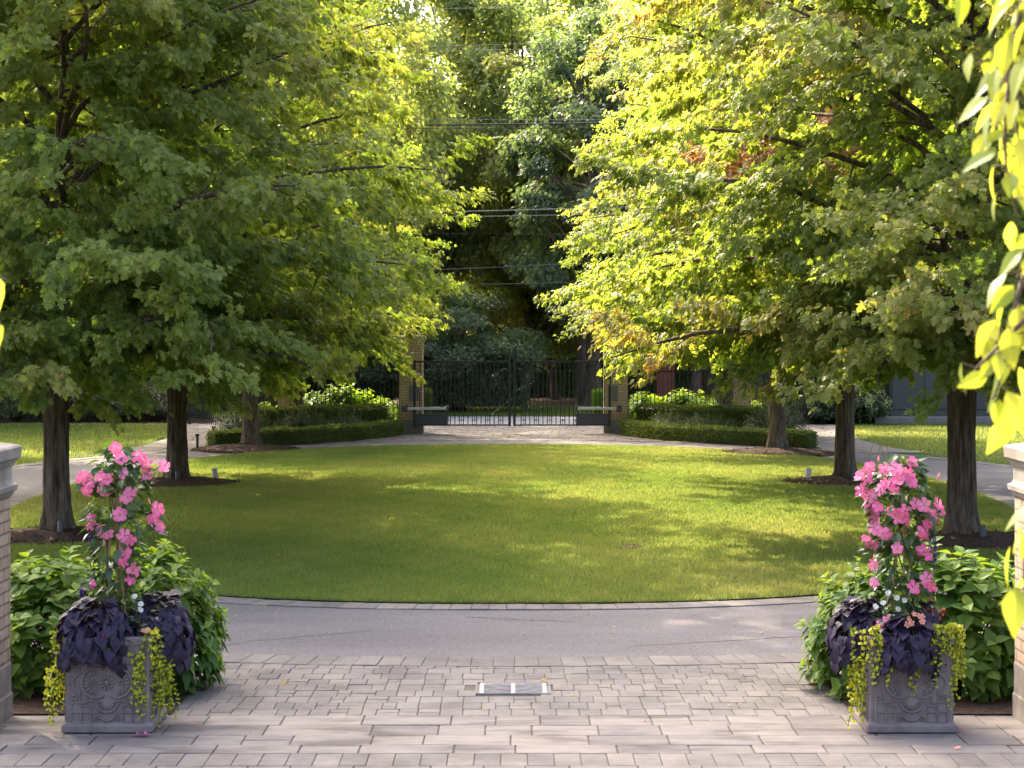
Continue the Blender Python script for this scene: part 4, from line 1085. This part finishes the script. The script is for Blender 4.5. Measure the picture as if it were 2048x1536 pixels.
drape('sweet_potato_vine', 'dark leaved mound hanging off the paving side of the right planter', 'trailing plant', (PR[0], PR[1], ZS),
      [(-.34, .04, .25, .22, .26, .38, 370)], HEART, m_purple, .102, 403, G1)
drape('sweet_potato_vine', 'dark heart leaved mound over the middle front of the right planter', 'trailing plant', (PR[0], PR[1], ZS),
      [(-.02, -.22, .16, .27, .21, .31, 340), (.06, -.1, .25, .2, .2, .2, 90)], HEART, m_purple, .102, 404, G1)

def jenny(lab, P, strands, seed):
    """trailing stems with pairs of coin leaves: (x, y, z top, z bottom, sway, count)"""
    rg = np.random.default_rng(seed); mb = MB()
    for x, y, zt, zb_, spx, spy, cnt in strands:
        for c in range(max(2, int(cnt*.95))):
            x0, y0 = x+rg.uniform(-spx, spx), y+rg.uniform(-spy, spy); z1 = zb_+(zt-zb_)*rg.uniform(0, .55)*(c > 0)
            m = max(5, int((zt-z1)/.035)); q = np.linspace(0, 1, m)
            zz = zt-(zt-z1)*q+.04*np.sin(q*3)*0
            px = x0+.02*np.sin(q*5+c)+rg.normal(0, .012)*q*2; py = y0+.015*np.cos(q*4+c)-.01*q
            L_ = np.c_[px, py, zz+rg.normal(0, .008, m)]; tube(mb, L_, .0025, 4, 1, .5, smooth=False)
            for sgn in (-1, 1):
                a = rg.uniform(0, 6.28)+np.arange(m)*1.57; d = np.c_[sgn*np.cos(a), sgn*np.sin(a), rg.normal(-.2, .5, m)]
                leaves(mb, ROUND, L_, d, np.c_[rg.normal(0, .5, m), rg.normal(-.7, .4, m), rg.normal(.5, .4, m)], rg.uniform(.021, .037, m)*(1.1-.35*q), np.clip(rg.normal(.5+.2*math.sin(c), .22, m), 0, 1), 0)
    o = mb.build('creeping_jenny', [m_jenny, m_stem], None, (P[0], P[1], .018)); return tag(o, lab, 'trailing plant', 'yellow green trailing vines')
jenny('yellow green trailing vine down the brick pillar side of the left planter', PL, [(-.38, -.18, .80, .10, .06, .12, 16), (-.43, -.28, .50, .06, .07, .10, 9), (-.40, -.05, .78, .30, .03, .2, 8)], 501)
jenny('yellow green trailing vine down the paving side corner of the left planter', PL, [(.37, -.24, .80, .12, .06, .10, 18), (.43, -.18, .55, .04, .06, .10, 14), (.24, -.365, .62, .14, .05, .015, 8), (.34, -.36, .8, .45, .04, .03, 5)], 502)
jenny('yellow green trailing vine down the paving side corner of the right planter', PR, [(-.37, -.24, .80, .12, .06, .10, 18), (-.42, -.16, .60, .03, .06, .12, 14), (-.31, -.37, .84, .42, .05, .02, 8)], 503)
jenny('yellow green trailing vine down the brick pillar side of the right planter', PR, [(.375, -.2, .82, .20, .03, .14, 16), (.37, -.22, .80, .06, .02, .04, 3), (.19, -.365, .80, .40, .03, .015, 5), (.27, -.34, .86, .62, .08, .03, 16), (.36, -.33, .82, .5, .04, .03, 8), (-.17, -.385, .62, .40, .008, .008, 3), (.03, -.385, .6, .28, .012, .008, 3)], 504)

def zinnia(lab, P, off, fl_, seed, nl):
    rg = np.random.default_rng(seed); t = thing('zinnia', lab, 'flower', (P[0]+off[0], P[1]+off[1], ZS), 0, 'white daisy flowered zinnias'); mb = MB()
    a = rg.uniform(0, 6.28, nl); z = rg.uniform(.08, .26, nl); r_ = rg.uniform(.02, .14, nl); out = np.c_[np.cos(a), np.sin(a), .3+0*a]
    leaves(mb, LANCE, np.c_[r_*np.cos(a), r_*np.sin(a), z], out+rg.normal(0, .3, (nl, 3)), A([0, -.2, 1])+rg.normal(0, .3, (nl, 3)), rg.uniform(.05, .09, nl), rg.random(nl), 0, 1.2)
    for (x, z_) in fl_: tube(mb, [(0, 0, 0), (x*.6, -.03, z_*.6), (x, -.08, z_)], .003, 4, 1, .5)
    mb.build('foliage', [m_zin, m_stem], t)
    for (x, z_) in fl_: put(DAISY, 'flower', t, (x, -.085, z_), (rg.normal(0, .25), -.8, .6), .026, rg.uniform(0, 6))
zinnia('three white daisy flowers above the dark leaves of the left planter', PL, (.20, -.12), [(-.005, .37), (.045, .31), (.045, .265)], 601, 30)
zinnia('white daisy flowers on a pale leafy tuft in the right planter', PR, (-.13, -.12), [(-.13, .29), (-.07, .32), (.04, .36), (.05, .27), (-.03, .40), (.10, .34)], 602, 110)
def spike(lab, P, x, y, z0, z1, seed):
    rg = np.random.default_rng(seed); t = thing('angelonia', lab, 'flower', (P[0]+x, P[1]+y, ZS), .0, 'purple flower spikes'); mb = MB(); st = MB()
    tube(st, [(0, 0, -.05), (.005, 0, z0), (-.004, 0, z1)], .004, 5)
    nl = 46; z = rg.uniform(.02, z0, nl); a = rg.uniform(0, 6.28, nl)
    leaves(st, LANCE, np.c_[0*z, 0*z, z], np.c_[np.cos(a), np.sin(a), .5+0*a], A([0, 0, 1])+rg.normal(0, .3, (nl, 3)), rg.uniform(.05, .09, nl), rg.random(nl), 1)
    st.build('stem', [m_stem, m_mand], t)
    n = 170; z = rg.uniform(z0, z1, n); a = rg.uniform(0, 6.28, n); w_ = np.interp(z, [z0, z0+.05, z1], [.028, .026, .008])
    leaves(mb, ROUND, np.c_[w_*.5*np.cos(a), w_*.5*np.sin(a), z], np.c_[np.cos(a), np.sin(a), rg.normal(0, .4, n)], rg.normal(0, 1, (n, 3)), w_*.9, rg.random(n)); mb.build('florets', m_violet, t)
spike('tall purple flower spike right of the mandevilla blooms in the right planter', PR, .24, -.05, .62, .93, 611)
spike('short purple flower spike at the edge of the left mandevilla', PL, -.27, .05, .34, .44, 612)
spike('faint purple flower spike half hidden behind the left mandevilla blooms', PL, -.20, .08, .78, .88, 613)
def cluster(name, lab, P, fl_, mesh, sc, seed, grp):
    rg = np.random.default_rng(seed); t = thing(name, lab, 'flower', (P[0], P[1], ZS), 0, grp); mb = MB(); c = A(fl_).mean(0)
    for p in fl_: tube(mb, [(c[0], c[1]+.1, 0), p], .0025, 4, 0, .5)
    n = 24; leaves(mb, LANCE, A([c[0], c[1]+.04, .03])+rg.normal(0, .035, (n, 3)), rg.normal(0, 1, (n, 3))+A([0, -.4, .3]), A([0, -.2, 1])+rg.normal(0, .3, (n, 3)), .06, rg.random(n), 1)
    mb.build('foliage', [m_stem, m_mand], t)
    for p in fl_: put(mesh, 'flower', t, p, (rg.normal(0, .4), -1, rg.normal(.3, .3)), sc*rg.uniform(.8, 1.1), rg.uniform(0, 6))
cluster('verbena', 'salmon and pink blooms nestled in the dark front mound of the right planter', PR, [(-.02,-.34,.21),(.0,-.36,.18),(.06,-.36,.235),(.085,-.35,.225),(-.035,-.36,.165),(.02,-.35,.25),(.08,-.37,.19)], SAL, .026, 621, 'small accent blooms')
cluster('verbena', 'small orange red blooms at the paving side rim of the left planter', PL, [(.29,-.35,.12),(.32,-.36,.11),(.33,-.34,.125)], SAL, .020, 622, 'small accent blooms')
cluster('verbena', 'single red bloom among the dark leaves of the left planter', PL, [(.0,-.46,.10),(.02,-.46,.095)], REDB, .016, 623, 'small accent blooms')
cluster('cuphea', 'spray of tiny red blooms by the brick pillar side of the right planter', PR, [(.20,-.1,.33),(.18,-.1,.25),(.22,-.12,.24),(.26,-.1,.26),(.24,-.12,.21),(.28,-.1,.235),(.30,-.12,.215),(.21,-.13,.19),(.27,-.13,.185),(.17,-.13,.20),(.31,-.1,.25)], REDB, .017, 624, 'small accent blooms')
cluster('fallen_mandevilla', 'two pink blooms lying on the dark leaves of the right planter', PR, [(-.235,-.26,.155),(-.19,-.28,.195)], BL[2], .042, 625, 'small accent blooms')
def fallen(lab, x, y, mesh, sc, rz):
    o = obj('fallen_flower', mesh, None, (x, y, .014+sc*.55)); o.rotation_euler = (PI*.93, .15, rz); o.scale = (sc, sc, sc*.6); tag(o, lab, 'fallen flower', 'fallen blossoms on the paving')
fallen('pink blossom fallen on the slab at the left planter front', -2.905, 15.43, BL[1], .050, .3)
fallen('second pink blossom overlapping the fallen one at the left planter', -2.965, 15.44, BL[0], .042, 1.3)
fallen('red blossom fallen on the slab beside the right planter', 3.60, 15.62, REDB, .045, .8)
fallen('small salmon petal on the slab nearest the right hydrangea', 3.60, 15.97, SAL, .035, 2.0)
fallen('salmon petal on the front slabs below the right planter', 3.42, 14.98, SAL, .028, 2.6)

# ------------------------------------------------------------------ drain
t = thing('drain_grate', 'pale metal drain grate with slanted slots set in the paving', 'drain', (.01, 17.53, .0))
f = MB()
for a in ((-.335,-.325,-.26,.26),(.325,.335,-.26,.26),(-.335,.335,-.27,-.26),(-.335,.335,.26,.27)): box(f, *a, .0, .020)
f.build('frame', m_conc, t)
g = MB(); 
for a in ((-.30,-.262,-.255,.255),(.262,.30,-.255,.255),(-.018,.018,-.255,.255),(-.262,-.018,-.255,-.245),(.018,.262,-.255,-.245),(-.262,-.018,.245,.255),(.018,.262,.245,.255)): box(g, *a, .004, .018)
for s in (-1, 1):
    for k in range(9):
        y0 = -.275+k*.062
        V = []
        for x, yy in ((.018, y0+.07), (.262, y0)):
            for dy in (0, .022): V.append((s*x, min(max(yy+dy, -.246), .246), .0165)); 
        V = [V[0], V[2], V[3], V[1]]
        V2 = V+[(a, b, .004) for a, b, _ in V]
        g.add(V2, [(0,1,2,3) if s > 0 else (3,2,1,0), (0,4,5,1), (3,2,6,7)])
g.build('grate', m_galv, t)
p = MB(); box(p, -.325, .325, -.26, .26, -.008, .0045); p.build('sump', m_cable_d, t)

# ------------------------------------------------------------------ gate, pillars and fences
def picket(mb, x, z0, z1, w_=.013, y=0.0): box(mb, x-w_, x+w_, y-w_, y+w_, z0, z1)
def ringbar(mb, cx, cz, r, a0=0, a1=360, y=0.0, rad=.008):
    t_ = np.linspace(R(a0), R(a1), 20); tube(mb, np.c_[cx+r*np.cos(t_), np.full(20, y), cz+r*np.sin(t_)], rad, 5)
def gate(lab, s):
    """one leaf; hinge stile at s*3.02, meeting stile near the middle"""
    t = thing('driveway_gate', lab, 'gate', (s*3.02, 60.2, .0), 0, 'iron gate leaves')
    f = MB(); b, tp = .27, 2.27; X = lambda x: s*(x-3.02)
    def bx(mb, xa, xb, ya, yb, za, zb_): box(mb, min(X(xa), X(xb)), max(X(xa), X(xb)), ya, yb, za, zb_)
    bx(f, 2.97, 3.05, -.035, .035, b-.02, tp+.02); bx(f, .035, .115, -.035, .035, b-.01, 2.62); bx(f, .115, 2.97, -.027, .027, tp-.05, tp+.005); bx(f, .115, 2.97, -.027, .027, b, b+.045)
    bx(f, .115, 2.97, -.012, .012, 1.95, 1.965); bx(f, .02, .13, -.045, .045, 2.62, 2.66)
    f.build('frame', m_iron, t)
    p = MB()
    xs = np.arange(.28, 2.95, .135)
    for i, x in enumerate(xs):
        picket(p, X(x), b+.045, tp-.05)
    p.build('picket_infill', m_iron, t)
    h = MB()
    for i in range(0, len(xs)-1, 3):
        xa, xb = xs[i], xs[i+1]; m = (xa+xb)/2
        if xa > 2.0 and False: continue
        bx(h, xa+.013, xb-.013, -.010, .010, .43, .452); picket(h, X(m), .452, 1.95, .007); picket(h, X(m), b+.045, .43, .007)
    h.build('ladder_bars', m_iron, t)
    sc_ = MB(); ringbar(sc_, X(.52), 1.70, .15); ringbar(sc_, X(.52), 1.72, .075)
    ringbar(sc_, X(.115), 1.62, .42, *( (95, 180) if s < 0 else (0, 85))); ringbar(sc_, X(.115), 1.78, .40, *((180, 262) if s < 0 else (278, 360)))
    sc_.build('scrollwork', m_iron, t)
    sb = MB(); tube(sb, [(X(.12), 0, 1.02), (X(.40), 0, .80), (X(.62), 0, .62)], .008, 5); sb.build('brace', m_iron, t)
    k = MB(); bx(k, 1.98, 2.97, -.04, -.024, b+.045, .64); k.build('kick_panel', m_dpanel, t)
    a = MB(); bx(a, 2.05, 3.22, -.17, -.07, .77, .85); bx(a, 2.02, 2.05, -.16, -.08, .75, .87)
    ao = a.build('opener_arm', m_grey, t)
    for q in ((3.22, 3.38, -.20, .10, .70, .90), (1.96, 2.02, -.19, -.02, .72, .90)):
        e = MB(); bx(e, *q); e.build('bracket', m_dpanel, ao)
    e = MB(); bx(e, 2.60, 2.615, -.174, -.066, .767, .853); e.build('clamp_band', m_dpanel, ao)
    return t
gate('left leaf of the tall black iron driveway gate', -1)
gate('right leaf of the tall black iron driveway gate', 1)

def far_pier(lab, x, y, w_=.72, h=2.78, mat=None, extras=0, grp='brick gate piers', name='brick_pier'):
    t = thing(name, lab, 'pillar', (x, y, 0), 0, grp); hw = w_/2
    b = MB(); loft(b, [(0,0,hw+.02,hw+.02,-.02),(0,0,hw+.02,hw+.02,.42),(0,0,hw-.003,hw-.003,.44)]); b.build('base', m_conc if mat is None else mat, t)
    s = MB(); box(s, -hw, hw, -hw, hw, .44, h); s.build('shaft', mat or m_brick_far, t)
    c = MB(); loft(c, [(0,0,hw+o,hw+o,z) for o, z in [(0,h),(.03,h+.03),(.035,h+.07),(.015,h+.09),(.03,h+.14),(.08,h+.18),(.085,h+.25),(-.1,h+.30)]]); c.build('cap', m_lime_stone, t)
    if extras:
        s_ = extras
        q = MB(); box(q, s_*.09-.15, s_*.09+.15, -hw-.02, -hw, 1.02, 1.50); q.build('access_panel', m_panel, t)
        q = MB(); loft(q, [(-s_*.12,-hw-.10,.05,.10,1.92),(-s_*.12,-hw-.10,.09,.10,1.95),(-s_*.12,-hw-.10,.09,.10,2.15),(-s_*.12,-hw-.10,.04,.10,2.2)]); q.build('wall_lamp', m_dpanel, t)
    return t
far_pier('ochre brick gate pier with an olive panel at the left leaf', -3.14, 60.90, extras=1)
far_pier('ochre brick gate pier with an olive panel at the right leaf', 3.23, 60.90, extras=-1)
far_pier('ochre brick pier half hidden behind the farthest left maple trunk', -7.0, 61.6, h=2.5)
far_pier('ochre brick pier just right of the farthest right maple trunk', 7.15, 61.6, h=2.5)
far_pier('red brick pier across the road seen through the right fence', 6.35, 81.0, .72, 1.9, m_brick_red, 0, 'red piers across the road')
def fence(lab, x0, x1, y0, y1, h, grp='iron fence sections'):
    L_ = math.hypot(x1-x0, y1-y0); t = thing('iron_fence', lab, 'fence', (x0, y0, 0), math.atan2(y1-y0, x1-x0), grp)
    r_ = MB()
    for z in (.18, h-.28, h-.03): box(r_, 0, L_, -.018, .018, z-.018, z+.018)
    r_.build('rails', m_iron, t)
    p = MB()
    for x in np.arange(.06, L_, .135): picket(p, x, .05, h, .010)
    p.build('picket_infill', m_iron, t)
    for x in np.arange(0, L_+.1, max(1.0, L_/max(1, round(L_/2.4)))):
        q = MB(); box(q, x-.03, x+.03, -.03, .03, 0, h+.06); q.build('post', m_iron, t)
fence('black iron fence between the left gate pier and the half hidden pier', -6.6, -3.52, 61.5, 61.1, 2.2)
fence('black iron fence between the right gate pier and the pier by the maple', 3.61, 6.75, 61.1, 61.5, 2.2)
fence('black iron fence running outward past the half hidden left pier', -11.0, -7.4, 66.5, 61.8, 2.2)
fence('black iron fence running outward past the right ochre pier', 7.55, 10.4, 61.8, 66.8, 2.2)
fence('black iron fence in front of the dark hedge on the left lawn', -30, -11.0, 69.9, 69.7, 1.9)

# grey enclosure on its plinth
t = thing('utility_enclosure', 'dark grey panelled enclosure on a concrete plinth behind the right lawn', 'enclosure', (14.75, 67.6, 0))
b = MB(); box(b, -2.35, 2.0, -1.0, 1.0, -.02, .26, bev=.02); b.build('plinth', m_conc, t)
for x0, x1 in ((-1.72, -.62), (-.60, .50), (.52, 1.62)):
    b = MB(); box(b, x0, x1, -.80, -.74, .50, 2.6, bev=.008); b.build('door_panel', m_dpanel, t)
b = MB(); box(b, -1.78, 1.68, -.74, .8, .26, 2.66); box(b, -1.78, 1.68, -.79, -.735, .262, .47); b.build('cabinet', m_dpanel, t)
b = MB(); box(b, -.42, -.08, -.815, -.801, 2.0, 2.25); b.build('notice_plate', m_white, t)

# small garden lights
def light_box(lab, x, y, lean):
    z = float(lawn_z(A(x), A(y))); t = thing('light_box', lab, 'garden light', (x, y, z), .3, 'white lawn light boxes'); t.rotation_euler = (0, lean, .3)
    b = MB(); box(b, -.05, .05, -.04, .04, .08, .26, bev=.006); b.build('housing', m_white, t)
    b = MB(); box(b, -.02, .02, -.02, .02, -.05, .08); b.build('spike', m_conc, t)
    b = MB(); box(b, -.058, .058, -.048, .048, .26, .275); b.build('lid', m_white, t)
light_box('white light box leaning in the grass by the second left maple', -6.15, 40.5, -.12)
light_box('white light box in the grass by the rust sprayed right maple', 6.12, 40.4, .08)
def uplight(lab, x, y):
    z = float(lawn_z(A(x), A(y)))+.06; t = thing('uplight', lab, 'garden light', (x, y, z), 0, 'small uplights at tree feet')
    b = MB(); tube(b, [(0, .02, .03), (0, .05, .16), (0, .07, .21)], [.045, .05, .055], 10, cap=True); b.build('lamp_head', m_dpanel, t)
    b = MB(); box(b, -.012, .012, -.012, .012, -.05, .08); b.build('spike', m_dpanel, t)
for lab, x, y in [('uplight at the foot of the nearest left maple', -6.85, 29.55), ('uplight at the foot of the second left maple', -6.80, 39.6), ('uplight at the foot of the nearest right maple', 7.0, 28.95),
                  ('uplight at the foot of the rust sprayed right maple', 6.95, 39.9), ('uplight at the foot of the third right maple', 6.93, 50.35)]: uplight(lab, x, y)
def path_light(lab, x, y):
    t = thing('path_light', lab, 'garden light', (x, y, .0), 0, 'short black path lights'); b = MB(); box(b, -.03, .03, -.03, .03, 0, .34); b.build('post', m_iron, t)
    b = MB(); box(b, -.05, .05, -.05, .05, .34, .40); b.build('lamp_head', m_iron, t)
path_light('short black path light at the left end of the low hedge', -8.55, 53.0)
path_light('short black path light farther along the left walk', -8.75, 57.2)

# ------------------------------------------------------------------ pole and overhead cables
def cable(lab, p0, p1, rad, mat):
    Yc = 67.6; z = lambda q: CAM_H+(659-q[1])*Yc/3900; x = lambda q: (q[0]-1024)*Yc/3900
    sl_ = (z(p1)-z(p0))/(x(p1)-x(p0)); z0 = z(p0)-sl_*x(p0)
    X_ = np.linspace(-28, 28, 40); mb = MB(); tube(mb, np.c_[X_, np.full(40, Yc), z0+sl_*X_+.0011*(X_**2)], rad*.72, 6)
    return tag(mb.build('overhead_cable', mat), lab, 'cable', 'overhead cables along the road')
cable('topmost thin overhead cable against the sky', (826,19), (1248,9), .013, m_cable)
cable('upper of the paired thin cables below the patch of sky', (864,93), (1236,82), .014, m_cable)
cable('lower of the paired thin cables below the patch of sky', (849,105), (1180,94), .014, m_cable)
cable('thin pale cable just above the thick black bundle', (832,239), (1178,240), .012, m_cable)
cable('thick black cable bundle carrying a small clamp', (880,250), (1178,247), .040, m_cable_d)
cable('thin black cable hanging under the thick bundle', (886,257), (1178,256), .018, m_cable_d)
cable('pale upper cable of the close pair halfway up the woods', (890,424), (1212,416), .028, m_cable)
cable('pale lower cable of the close pair halfway up the woods', (900,434), (1196,429), .020, m_cable)
cable('hair thin cable below the close pair', (870,467), (1150,469), .008, m_cable_d)
cable('black twisted cable second from the bottom', (898,539), (1152,528), .026, m_cable_d)
cable('lowest black twisted cable above the gate', (866,571), (1164,565), .026, m_cable_d)
b = MB(); zc = CAM_H+(659-248)*67.6/3900; box(b, .80, .85, 67.52, 67.58, zc-.16, zc+.22)
tag(b.build('cable_clamp', m_grey), 'small pale clamp hung on the thick black cable bundle', 'clamp')

# ------------------------------------------------------------------ leafy sprays close to the terrace
def spray(lab, twigs, seed, ls=.145, dens=15.0):
    rg = np.random.default_rng(seed); org = A(twigs[0][0])
    t = thing('overhanging_branch', lab, 'branch', tuple(org), 0, 'sunlit pear leaves near the terrace'); tw = MB(); fo = MB()
    for tp in twigs:
        P = A(tp, float)-org; L_ = np.r_[0, np.cumsum(np.linalg.norm(np.diff(P, axis=0), axis=1))]; u = np.linspace(0, L_[-1], 14)
        C = np.stack([np.interp(u, L_, P[:, c]) for c in range(3)], 1)
        for _ in range(2): C[1:-1] = .5*C[1:-1]+.25*(C[:-2]+C[2:])
        tube(tw, C, np.linspace(.009, .003, 14), 6)
        m = int(L_[-1]*dens); s = (np.arange(m)+rg.uniform(.2, .8, m))/m*L_[-1]
        pos = np.stack([np.interp(s, u, C[:, c]) for c in range(3)], 1)
        a = np.arange(m)*2.4+rg.uniform(0, 6); st_ = np.c_[np.cos(a), np.sin(a)*.8, rg.normal(-.2, .3, m)]*.035
        for i in range(m): tube(tw, [pos[i], pos[i]+st_[i]], .0018, 4, 0, .5, smooth=False)
        d = np.c_[np.cos(a)*.55, np.sin(a)*.45, np.full(m, -.85)]+rg.normal(0, .25, (m, 3)); nv = np.c_[np.cos(a)*.7, np.sin(a)*.7-.3, np.full(m, .5)]+rg.normal(0, .4, (m, 3))
        leaves(fo, PEAR, pos+st_, d, nv, ls*rg.uniform(.65, 1.1, m), rg.random(m), 0, 1.12)
    tw.build('twigs', m_twig, t); fo.build('foliage', m_pear, t)
def W(px, py, Y): return ((px-1024)*Y/3900, Y, CAM_H+(659-py)*Y/3900)
spray('sunlit yellow green leaves hanging at the top right of the terrace', [[W(2150,-160,4.6), W(2060,-60,4.6), W(2020,120,4.55), W(2005,330,4.5), W(2035,430,4.5)], [W(2060,-120,4.7), W(1960,-60,4.8), W(1915,-25,4.8)],
      [W(2100,-80,4.4), W(2075,100,4.4), W(2060,300,4.4)], [W(2060,60,4.6), W(1990,110,4.7), W(1955,130,4.7)], [W(2100,-60,4.8), W(2040,60,4.9), W(2000,200,4.9), W(1990,280,4.9)], [W(2110,0,4.6), W(2050,60,4.6), W(2030,200,4.6), W(2040,330,4.6)]], 701, .104, 46)
spray('sunlit yellow green leaves reaching in beside the nearest right maple', [[W(2160,420,4.5), W(2080,470,4.5), W(2030,600,4.45), W(2010,740,4.4), W(1985,800,4.4)], [W(2120,560,4.4), W(2050,640,4.4), W(1990,700,4.4), W(1950,740,4.4)],
      [W(2140,640,4.6), W(2070,760,4.6), W(2045,860,4.6)], [W(2080,470,4.5), W(2035,555,4.5)]], 702, .102, 40)
spray('few sunlit leaves hanging in front of the right brick pillar', [[W(2170,900,4.5), W(2075,1000,4.4), W(2046,1120,4.4), W(2052,1220,4.4)]], 703, .105, 36)
spray('two sunlit leaves poking in at the left edge of the view', [[W(-140,520,4.5), W(-60,535,4.5), W(12,560,4.5)], [W(-120,600,4.5), W(-30,630,4.5), W(4,650,4.5)]], 704, .13, 18)
rg = np.random.default_rng(9); lt = MB(); n = 260
px_ = rg.uniform(-8, 8, n); py_ = np.where(rg.random(n) < .55, rg.uniform(15, 22.4, n), rg.uniform(22.9, 44, n)); k = ~((np.abs(px_) > 2.8) & (py_ < 19))
px_, py_ = px_[k], py_[k]; n = len(px_); inl = in_lawn(px_, py_)
leaves(lt, MAPLE_FAR, np.c_[px_, py_, np.where(inl, lawn_z(px_, py_)+.045, .022)], rg.normal(0, 1, (n, 3))*A([1, 1, .1]), A([0, 0, 1])+rg.normal(0, .25, (n, 3)), rg.uniform(.02, .06, n)*np.where(inl, 1.3, 1), rg.uniform(.6, .95, n))
tag(lt.build('leaf_litter', m_maple), 'scattered fallen leaf bits on the drive and lawn', 'leaf litter', kind='stuff')
dv = MB(); t_ = np.linspace(0, 2*PI, 16, endpoint=False); dv.add(np.c_[.16*np.cos(t_)*(1+.2*np.sin(3*t_)), .28*np.sin(t_), 0*t_], [tuple(range(16))])
tag(dv.build('bare_patch', m_soil, None, (1.72, 28.2, float(lawn_z(A(1.72), A(28.2)))+.03)), kind='structure')
print('built', len(bpy.data.objects))
